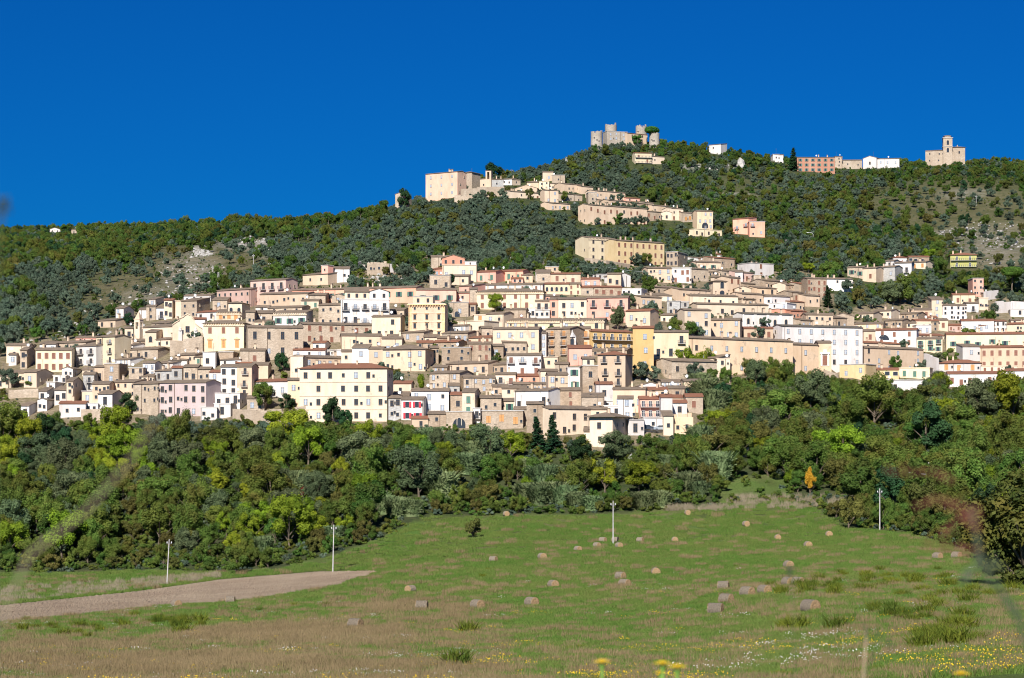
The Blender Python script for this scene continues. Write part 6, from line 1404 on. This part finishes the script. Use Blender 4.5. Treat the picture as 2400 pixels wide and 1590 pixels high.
for d,kind,x,s,infor,px,row in cand:
    n=cnt.get(kind,0)
    if n<CAP.get(kind,290) and -60<px<2460:
        cnt[kind]=n+1; lb,gp=GL[kind]; zn=zone(px,row,infor,d); lb='%s, %s'%(SHORT[kind],zn); tree(kind,x,d,s,lb,gp,rnd=rs,sz=rs.uniform(.85,1.15))
    else: rest.append((kind,x,d,s))
def _z():pass
print('trees',cnt,'rest',len(rest))
# the rest of the wood and all ground cover: one object per mass, filled by geometry nodes
def scatter(name,label,cat,pts,meshes,group=None):
    """pts: (x,y,z,scale,variant); meshes: mesh data picked by variant"""
    me=bpy.data.meshes.new(name); me.vertices.add(len(pts)); A=np.array(pts,dtype=np.float32); me.vertices.foreach_set('co',A[:,:3].copy().ravel())
    a=me.attributes.new('sc','FLOAT','POINT'); a.data.foreach_set('value',A[:,3].copy()); a=me.attributes.new('vr','INT','POINT'); a.data.foreach_set('value',A[:,4].astype(np.int32))
    a=me.attributes.new('rz','FLOAT','POINT'); a.data.foreach_set('value',np.random.default_rng(3).uniform(0,6.28,len(pts)).astype(np.float32))
    ng=bpy.data.node_groups.new(name+'_nodes','GeometryNodeTree'); ng.interface.new_socket('Geometry',in_out='INPUT',socket_type='NodeSocketGeometry'); ng.interface.new_socket('Geometry',in_out='OUTPUT',socket_type='NodeSocketGeometry')
    gi=ng.nodes.new('NodeGroupInput'); go=ng.nodes.new('NodeGroupOutput'); ip=ng.nodes.new('GeometryNodeInstanceOnPoints'); col=bpy.data.collections.new(name+'_kinds')
    for i,m in enumerate(meshes): o=bpy.data.objects.new('%s_%02d'%(name,i),m); col.objects.link(o)
    ci=ng.nodes.new('GeometryNodeCollectionInfo'); ci.inputs[0].default_value=col; ci.inputs['Separate Children'].default_value=True; ci.inputs['Reset Children'].default_value=True
    ip.inputs['Pick Instance'].default_value=True
    def na(n,t): q=ng.nodes.new('GeometryNodeInputNamedAttribute'); q.data_type=t; q.inputs[0].default_value=n; return q.outputs[0]
    cb=ng.nodes.new('ShaderNodeCombineXYZ'); ng.links.new(na('rz','FLOAT'),cb.inputs[2])
    ng.links.new(gi.outputs[0],ip.inputs['Points']); ng.links.new(ci.outputs[0],ip.inputs['Instance']); ng.links.new(na('vr','INT'),ip.inputs['Instance Index']); ng.links.new(cb.outputs[0],ip.inputs['Rotation']); ng.links.new(na('sc','FLOAT'),ip.inputs['Scale']); ng.links.new(ip.outputs[0],go.inputs[0])
    o=meshobj(name,me); md=o.modifiers.new('fill','NODES'); md.node_group=ng; return tag(o,label,cat,None,'stuff')
for kk,nm,lb,ct in ((('olive','greyshrub'),'olive_grove','mass of grey-green olive trees covering the far hillside','olive grove'),(('oak','evergreen','darkshrub','autumn','ash','shrub','ilex','locust','reed'),'far_woodland','mass of dark green and brownish trees on the far slopes and crest','woodland')):
    ms=[];off={}
    for k in kk: off[k]=len(ms); ms+=CM[k]
    pts=[(x,d,gz(x,d)-.2,s,off[k]+rs.randrange(len(CM[k]))) for k,x,d,s in rest if k in kk]
    if pts: scatter(nm,lb,ct,pts,ms)
# undergrowth of the woods and scrub of the slopes
pts=[];ms=CM['shrub']+CM['darkshrub']+CM['greyshrub']
while len(pts)<6500:
    px=rs.uniform(-100,2500); d=math.sqrt(rs.uniform(330**2,760**2)); pc=min(max(px,0),2400); row=row_of(px,d); x=(px-1200)/F*d
    if row>seg(FLD_EDGE,pc)-2 or row<seg(FOR_TOP,pc)+2: continue
    if 1690<px<1850 and row>1120 and rs.random()<.85: continue
    pts.append((x,d,gz(x,d)-.3,rs.uniform(.35,.85),rs.randrange(len(ms))))
scatter('undergrowth','tangled low bushes and brambles filling the lower wood','undergrowth',pts,ms)
pts=[]
while len(pts)<15000:
    px=rs.uniform(-100,2500); d=math.sqrt(rs.uniform(560**2,1400**2)); pc=min(max(px,0),2400); row=row_of(px,d); x=(px-1200)/F*d
    if row>seg(FOR_TOP,pc): continue
    if inside_house(x,d): continue
    s=rs.uniform(.12,.42) if openness(pc,row)>.2 else rs.uniform(.25,.62)
    if row>seg(TOWN_TOP,pc) and d<900: s*=.6
    pts.append((x,d,gz(x,d)-.1,s,rs.randrange(len(ms))))
scatter('hillside_scrub','low scrub and tussocks scattered over the hillside','scrub',pts,ms)
# rocks
def rock_mesh(seed):
    g=random.Random(seed); mb=MB(); n=8; rows=5; 
    for i in range(rows):
        t=i/(rows-1); 
        for j in range(n):
            a=2*math.pi*j/n; r=(1-.55*t)*g.uniform(.7,1.15); mb.v.append((r*math.cos(a)*1.3,r*math.sin(a),t*.9*g.uniform(.8,1.2)-.2))
    for i in range(rows-1):
        for j in range(n): mb.f.append((i*n+j,i*n+(j+1)%n,(i+1)*n+(j+1)%n,(i+1)*n+j)); mb.m.append(0)
    mb.f.append(tuple((rows-1)*n+j for j in range(n))); mb.m.append(0); return mb.mesh('rock',[ROCK])
ROCK=simple('limestone',(.36,.345,.32),.9,0,.3,.8); RMESH=[rock_mesh(s) for s in range(4)]
pts=[]
for (cx_,cy_,rx,ry,n,smax) in ((585,572,75,14,90,1.3),(475,590,28,12,60,1.3),(625,580,36,14,60,1.5),(450,640,90,45,90,.7),(380,700,110,40,90,1.0),(2330,575,90,50,110,.8),(2250,545,60,14,40,.8),(2330,530,70,10,30,.8),(1700,463,55,7,60,1.6),(880,655,60,10,30,1.0),(1690,395,60,6,40,1.8),(150,760,150,60,60,.9),(350,1190,40,15,14,1.2)):
    for _ in range(n):
        px=rs.gauss(cx_,rx*.5); py=rs.gauss(cy_,ry*.5); p=at(px,py)
        if inside_house(p.x,p.y): continue
        pts.append((p.x,p.y,p.z-.1,rs.uniform(.3,smax),rs.randrange(4)))
scatter('limestone_outcrops','pale limestone rocks breaking through the hillside','rocks',pts,RMESH)
for px,py,s,lb in ((1736,392,5.0,'pale pointed boulder standing among trees on the right crest slope'),(1332,368,3.6,'pale boulder on the slope left of the castle'),(1483,1092,2.6,'pale stone block in the lower wood under the vivid dark tree'),(160,562,3.0,'pale boulder below the far left skyline'),(950,510,2.2,'pale boulder below the lone stone house on the ridge')):
    p=at(px,py); o=meshobj('boulder',RMESH[int(s*10)%4],None,(p.x,p.y,p.z),(0,0,s),(s*.7,s*.7,s*1.3)); tag(o,lb,'boulder')
# ------------------------------------------------------------------ meadow
def blades(name,mats,seed,n,R,h,wd,heads=None,lean=.35):
    g=np.random.default_rng(seed); q=[];mi=[]
    for i in range(n):
        a=g.uniform(0,6.28); r=R*math.sqrt(g.random()); p=np.array([math.cos(a)*r,math.sin(a)*r,0.]); hh=h*g.uniform(.5,1.15); l=np.array([g.normal(0,lean),g.normal(0,lean),0])*hh; t=g.uniform(0,6.28); s=np.array([math.cos(t),math.sin(t),0])*wd
        m=p+l*.4+[0,0,hh*.6]; e=p+l+[0,0,hh]; q+=[p-s,p+s,m+s*.7,m-s*.7]; q+=[m-s*.7,m+s*.7,e+s*.1,e-s*.1]; mi+=[0,0]
        if heads and g.random()<heads[0]:
            k=heads[1]; q+=[e+[-k,0,-k],e+[k,0,-k],e+[k,0,k],e+[-k,0,k]]; q+=[e+[-k,-k,0],e+[k,-k,0],e+[k,k,0],e+[-k,k,0]]; mi+=[1,1]
    me=quads_mesh(name,np.array(q),mats[0]); 
    for m_ in mats[1:]: me.materials.append(m_)
    me.polygons.foreach_set('material_index',np.array(mi,dtype=np.int32)); return me
def grassmat(name,c1,c2,c3):
    m,nt,bs=newmat(name); bs.inputs["Roughness"].default_value=.8; bs.inputs["Specular IOR Level"].default_value=.15
    c=mix(nt,noise_fac(nt,.10,5,.7,'World',(1,.5,1),.40,.62),c1,c2); c=mix(nt,mul(nt,noise_fac(nt,1.2,4,.7,'World',(1,.6,1),.5,.7),.7),c,c3)
    rnd=N(nt,"ShaderNodeObjectInfo").outputs["Random"]; c=mix(nt,mul(nt,rnd,.5),c,c2)
    nt.links.new(c,bs.inputs["Base Color"]); t=N(nt,"ShaderNodeBsdfTranslucent"); nt.links.new(c,t.inputs[0]); ms=N(nt,"ShaderNodeMixShader"); ms.inputs[0].default_value=.3
    nt.links.new(bs.outputs[0],ms.inputs[1]); nt.links.new(t.outputs[0],ms.inputs[2]); nt.links.new(ms.outputs[0],nt.nodes["Material Output"].inputs[0]); return m
GM=grassmat('meadow_green',(.095,.200,.030),(.155,.210,.048),(.22,.20,.075)); DM=grassmat('meadow_dry',(.235,.172,.09),(.30,.225,.12),(.12,.12,.04)); WD=grassmat('weed_green',(.060,.105,.014),(.16,.19,.02),(.22,.19,.03))
M_YEL=simple('yellow_petals',(.80,.55,.02),.6,0,.1); M_WFL=simple('white_petals',(.75,.72,.70),.6,0,.1)
GB=[blades('grass_tuft',[GM],s,150,.75,.30,.020) for s in range(3)]; DB=[blades('dry_tuft',[DM],10+s,150,.75,.50,.016,None,.18) for s in range(3)]
WB=[blades('weed',[WD],20+s,170,.48,.72,.030,None,.45) for s in range(3)]
YB=[blades('yellow_flowers',[GM,M_YEL],30+s,40,.7,.42,.010,(.22,.024),.2) for s in range(2)]; WFB=[blades('white_flowers',[GM,M_WFL],40+s,30,.7,.38,.010,(.25,.022),.2) for s in range(2)]
DRY=[(400,1560,620,30,1.0),(200,1520,260,16,.5),(1000,1415,210,22,.9),(700,1495,330,22,.75),(1250,1380,520,13,.55),(1700,1385,260,28,.6),(1500,1410,260,20,.6),(1130,1240,120,18,.45),(1500,1350,200,10,.35),(1900,1310,260,16,.5),(1700,1570,60,16,.8),(1450,1580,120,12,.55),(1650,1470,100,25,.45),(1330,1500,120,16,.4),(2250,1480,200,30,.3),(900,1330,120,20,.3)]
def dryness(px,row,x,d):
    v=0
    for cx_,cy_,rx,ry,s in DRY:
        q=((px-cx_)/rx)**2+((row-cy_)/ry)**2; v=max(v,s*math.exp(-q))
    return v+.50*noise.noise(Vector((x*.035,d*.018,2)))+.28*noise.noise(Vector((x*.13,d*.05,5)))
PL_UP=[(-600,1470),(0,1421),(324,1387),(516,1359),(747,1340),(886,1340)]; PL_LO=[(-600,1520),(0,1461),(155,1447),(400,1420),(585,1409),(800,1373),(886,1342)]
def in_plough(px,row): return px<886 and seg(PL_UP,px)-1<row<seg(PL_LO,px)+1
G=[];Dp=[];Y=[];Wf=[];rg=random.Random(5)
for _ in range(62000):
    px=rg.uniform(-120,2520); t=rg.random()**1.25; d=86*math.exp(t*math.log(480/86)); row=row_of(px,d); pc=min(max(px,0),2400)
    if (row<seg(FLD_EDGE,pc)+1 and not (1690<px<1850 and row>1118)) or in_plough(px,row): continue
    x=(px-1200)/F*d; v=dryness(px,row,x,d); z=gz(x,d); s=.75+d/420.0
    if rg.random()<.92/(1+math.exp(-(v-(.62 if row>1420 and px<1200 else 1.12))/.18))+.04: Dp.append((x,d,z,s*rg.uniform(.7,1.1),rg.randrange(3)))
    else: G.append((x,d,z,s*rg.uniform(.6,1.1),rg.randrange(3)))
    yv=noise.noise(Vector((x*.12,d*.08,11)))
    if d<235 and yv>.05 and rg.random()<(.02+yv*.07)*(1 if d<150 else .5): Y.append((x,d,z,rg.uniform(.7,1.2),rg.randrange(2)))
    wv=noise.noise(Vector((x*.09,d*.07,17)))
    if d<300 and wv>.22 and rg.random()<.05: Wf.append((x,d,z,rg.uniform(.7,1.2),rg.randrange(2)))
scatter('green_grass','green meadow grass covering the field','grass',G,GB); scatter('dry_grass','brownish dry seeding grass in patches across the field','grass',Dp,DB)
scatter('yellow_wildflowers','small yellow wildflowers dotting the near field','wildflowers',Y,YB); scatter('white_wildflowers','small white wildflowers dotting the near field','wildflowers',Wf,WFB)
# leafy weed clumps that can be told apart
rw=random.Random(8); WL=[]
def clus(cx_,cy_,rx,ry,n):
    for _ in range(n): WL.append((rw.gauss(cx_,rx),rw.gauss(cy_,ry),rw.uniform(.8,1.5)))
clus(2080,1365,110,14,26); clus(1950,1380,50,9,10); clus(2250,1400,90,14,22); clus(2230,1500,40,14,14); clus(1900,1390,60,8,8); clus(2010,1350,60,5,6); clus(130,1485,90,9,18); clus(390,1460,45,6,14); clus(2150,1440,70,12,12)
for q in ((1098,1487,2.2),(1870,1480,1.7),(1072,1568,1.8),(1960,1480,1.5),(610,1437,1),(690,1425,1),(765,1425,1),(280,1465,1.1),(470,1462,1.6),(425,1490,2.4),(60,1457,.9),(1830,1393,1.3),(1130,1355,.8),(1840,1480,1.2),(2250,1520,2.2)): WL.append(q)
for px,py,s in WL:
    if not 1300<py<1590: continue
    p=at(px,py); r=empty('weed_clump',(p.x,p.y,p.z),rw.uniform(0,6)); tag(r,'leafy yellow-green weed clump in the meadow, '+('near the left dry grass band' if px<700 else 'in the middle foreground' if px<1600 else 'below the right field pole' if py<1375 else 'right of the biggest bale' if px<2080 else 'at the lower right'),'weed clump','weed clumps in the meadow'); s=min(max(s,.95),1.6); meshobj('leaves',rw.choice(WB),r,(0,0,0),(0,0,0),(s,s,s))
# uncountable small leafy herbs mixed into the grass
pts=[]
for _ in range(9000):
    px=rg.uniform(-60,2460); t=rg.random()**1.3; d=92*math.exp(t*math.log(330/92)); row=row_of(px,d); x=(px-1200)/F*d
    if in_plough(px,row) or row<seg(FLD_EDGE,min(max(px,0),2400))+6: continue
    v=noise.noise(Vector((x*.16,d*.08,31)))+.5*noise.noise(Vector((x*.5,d*.25,7)))
    if v>.18 and rg.random()<.30: pts.append((x,d,gz(x,d)-.05,rg.uniform(.28,.62),rg.randrange(3)))
scatter('meadow_herbs','small leafy herbs mixed through the near meadow','herbs',pts,WB)
# dry grey stalks along the left field edge
pts=[]; SB=[blades('stalks',[M_DEAD],50,90,1.0,1.3,.022,None,.2)]
for _ in range(260):
    px=rg.uniform(-60,520); u=rg.random(); row=1338+(seg(PL_UP,px)-1338)*(.55+.45*u)-3; p=at(px,row); pts.append((p.x,p.y,p.z,rg.uniform(.5,.9),0))
for _ in range(150):
    px=rg.uniform(1560,2010); p=at(px,rg.uniform(1190,1198) if px<1700 else rg.uniform(1165,1195)); pts.append((p.x,p.y,p.z,rg.uniform(.6,1.1),0))
scatter('dry_stalks','pale dry weed stalks along the field edges','dry stalks',pts,SB)
# near plants on the bank in front of the camera, out of focus
M_REDB=simple('rusty_seed_head',(.17,.055,.035),.8); M_STEM=simple('fresh_stem',(.20,.36,.06),.6); M_DSTEM=simple('dark_stem',(.05,.07,.035),.7); M_TAN=simple('dry_stem',(.45,.33,.22),.8)
def q3(px,py,d): return Vector(((px-1200)/F*d,d,(YH-py)/F*d))
def near_plant(name,label,paths,heads=()):
    c=paths[0][0]; base=q3(*c); root=empty(name,(base.x,base.y,gz(base.x,base.y))); o=root.location; tag(root,label,name.replace('_',' '))
    mb=MB(); b=[base-o]; mb.tube([Vector((base.x,base.y,gz(base.x,base.y)-.05))-o, base-o],.003,k=5) if name!='x' else None
    if len(mb.v): mb.build('stem',M_STEM,root)
    for p,r0,r1,mt,nm in [q for q in [(pp[0:-3],*pp[-3:],) for pp in ()]]: pass
    for pts,r0,r1,mt,nm in paths[1:]:
        mb=MB(); mb.tube([q3(*p)-o for p in pts],r0,r1,k=6); mb.build(nm,mt,root)
    for (p,mesh,s,nm) in heads: meshobj(nm,mesh,root,tuple(q3(*p)-o),(0,0,0),(s,s,s))
    return root
def mk_flower():
    mb=MB(); k=16
    for j in range(k):
        a=2*math.pi*j/k; b=a+.16; mb.poly([(0,0,0),(.016*math.cos(a-.14),.016*math.sin(a-.14),.004),(.019*math.cos(a),.019*math.sin(a),.005),(.016*math.cos(b),.016*math.sin(b),.004)],0)
        mb.poly([(0,0,.002),(.009*math.cos(a),.009*math.sin(a),.008),(.009*math.cos(b+.1),.009*math.sin(b+.1),.008)],0)
    mb.lathe([(.003,-.012),(.006,-.006),(.007,-.001)],8,1); return mb.mesh('flower_head',[M_YEL,M_STEM])
FL=mk_flower()
for px,py,d,s,lb in ((1411,1556,4.6,1,'blurred near yellow flower left of the group of three'),(1553,1560,4.4,1,'upper left blurred yellow flower of the group of three'),(1587,1568,4.2,1,'right blurred yellow flower of the group of three'),(1548,1580,5.2,.8,'lowest blurred yellow flower of the group of three'),(2253,1584,4.5,1,'blurred yellow flower at the bottom right edge')):
    near_plant('yellow_flower',lb,[((px,py+2,d),)],[((px,py,d),FL,s*1.1,'flower_head')])
D0=1.6
def seeds(path,n,r,seed):
    g=random.Random(seed); mb=MB()
    for i in range(n):
        t=g.random(); k=t*(len(path)-1); a=int(k); p=q3(*path[a]).lerp(q3(*path[min(a+1,len(path)-1)]),k-a)+Vector((g.gauss(0,r),g.gauss(0,r),g.gauss(0,r))); e=.0015
        v=[p+Vector((e,0,0)),p+Vector((0,e,0)),p-Vector((e,0,0)),p-Vector((0,e,0))]; tp=p+Vector((0,0,e*1.6)); bt=p-Vector((0,0,e*1.6))
        for j in range(4): mb.poly([v[j],v[(j+1)%4],tp]); mb.poly([v[(j+1)%4],v[j],bt])
    return mb
def dock():
    base=q3(2420,1590,D0); z=gz(base.x,base.y); root=empty('seeding_dock',(base.x,base.y,z)); o=root.location; tag(root,'blurred near weed with green stem and drooping rusty seed heads at right','wild plant')
    def tb(pts,r0,r1,mt,nm): mb=MB(); mb.tube([q3(*p)-o for p in pts],r0,r1,k=6); mb.build(nm,mt,root)
    mb=MB(); mb.tube([Vector((0,0,-.05)),q3(2425,1560,D0)-o,q3(2390,1460,D0)-o,q3(2340,1380,D0)-o,q3(2295,1322,D0)-o],.0022,.0014,k=6); mb.build('stem',M_DSTEM,root)
    tb([(2300,1330,D0),(2294,1290,D0),(2285,1240,D0),(2275,1190,D0)],.003,.0012,M_DSTEM,'upper_stem'); tb([(2330,1365,D0),(2360,1405,D0),(2400,1450,D0)],.002,.001,M_DSTEM,'side_stem')
    tb([(2330,1300,D0),(2318,1335,D0),(2300,1380,D0)],.0010,.0008,M_DSTEM,'dead_stalk')
    for i,pth in enumerate(([(2275,1200,D0),(2240,1180,D0),(2190,1165,D0),(2150,1190,D0)],[(2285,1245,D0),(2260,1215,D0),(2225,1180,D0)],[(2295,1290,D0),(2240,1285,D0),(2170,1280,D0)],[(2280,1215,D0),(2290,1185,D0)],[(2275,1200,D0),(2235,1225,D0),(2200,1255,D0)],[(2230,1130,D0),(2190,1105,D0),(2110,1110,D0),(2080,1104,D0)])):
        tb(pth,.0009,.0005,M_REDB,'branch'); s=seeds(pth,9,.0022,i); s.v=[tuple(Vector(v)-o) for v in s.v]; s.build('seed_head',M_REDB,root)
    lf=MB(); 
    for a,b in (((2290,1325,D0),(2250,1368,D0)),((2300,1330,D0),(2360,1330,D0)),((2300,1325,D0),(2285,1300,D0))):
        p,q=q3(*a),q3(*b); t=(q-p); n=Vector((-t.z,0,t.x)).normalized()*.0035; lf.poly([p-o,p.lerp(q,.5)+n-o,q-o,p.lerp(q,.5)-n-o+Vector((0,.004,0))])
    lf.build('leaf',M_DSTEM,root)
dock()
def stalk(label,pts,head,seed,mt=M_TAN,r=.0016,name='dry_stalk'):
    base=q3(*pts[0]); root=empty(name,(base.x,base.y,gz(base.x,base.y))); o=root.location; tag(root,label,name.replace('_',' '))
    mb=MB(); mb.tube([Vector((0,0,-.03))]+[q3(*p)-o for p in pts],r,r*.5,k=5); mb.build('stem',mt,root)
    if head and name!='grass_stem': s=seeds(head,20,.0022,seed); s.v=[tuple(Vector(v)-o) for v in s.v]; s.build('seed_head',M_DSTEM,root)
stalk('blurred dry stalk with tan head in the lower right foreground',[(2022,1600,3.4),(2030,1500,3.4),(2027,1470,3.4)],[(2030,1505,3.4),(2026,1462,3.4)],3,r=.0018)
stalk('dark blurred twig curving right of the tan stalk',[(2020,1600,3.6),(2060,1500,3.6),(2090,1520,3.6)],[(2050,1480,3.6),(2095,1515,3.6)],4,M_DSTEM,.0012)
stalk('faint blurred stalk rising among the right bales',[(1862,1600,3.0),(1860,1450,3.0),(1850,1340,3.0)],[(1852,1350,3.0),(1848,1330,3.0)],5,M_DSTEM,.0008)
stalk('blurred dark thistle tip at the left photo edge against the sky',[(-12,1600,1.6),(-12,900,1.6),(-2,560,1.6),(8,500,1.6)],[(8,500,1.6),(4,462,1.6)],6,M_DSTEM,.0010)
stalk('blurred pale arching grass stem over the left wood',[(-60,1600,1.3),(70,1300,1.3),(200,1200,1.3),(310,1075,1.3),(375,960,1.3)],[(340,1030,1.3),(375,960,1.3)],7,M_DEAD,.0013,'grass_stem')
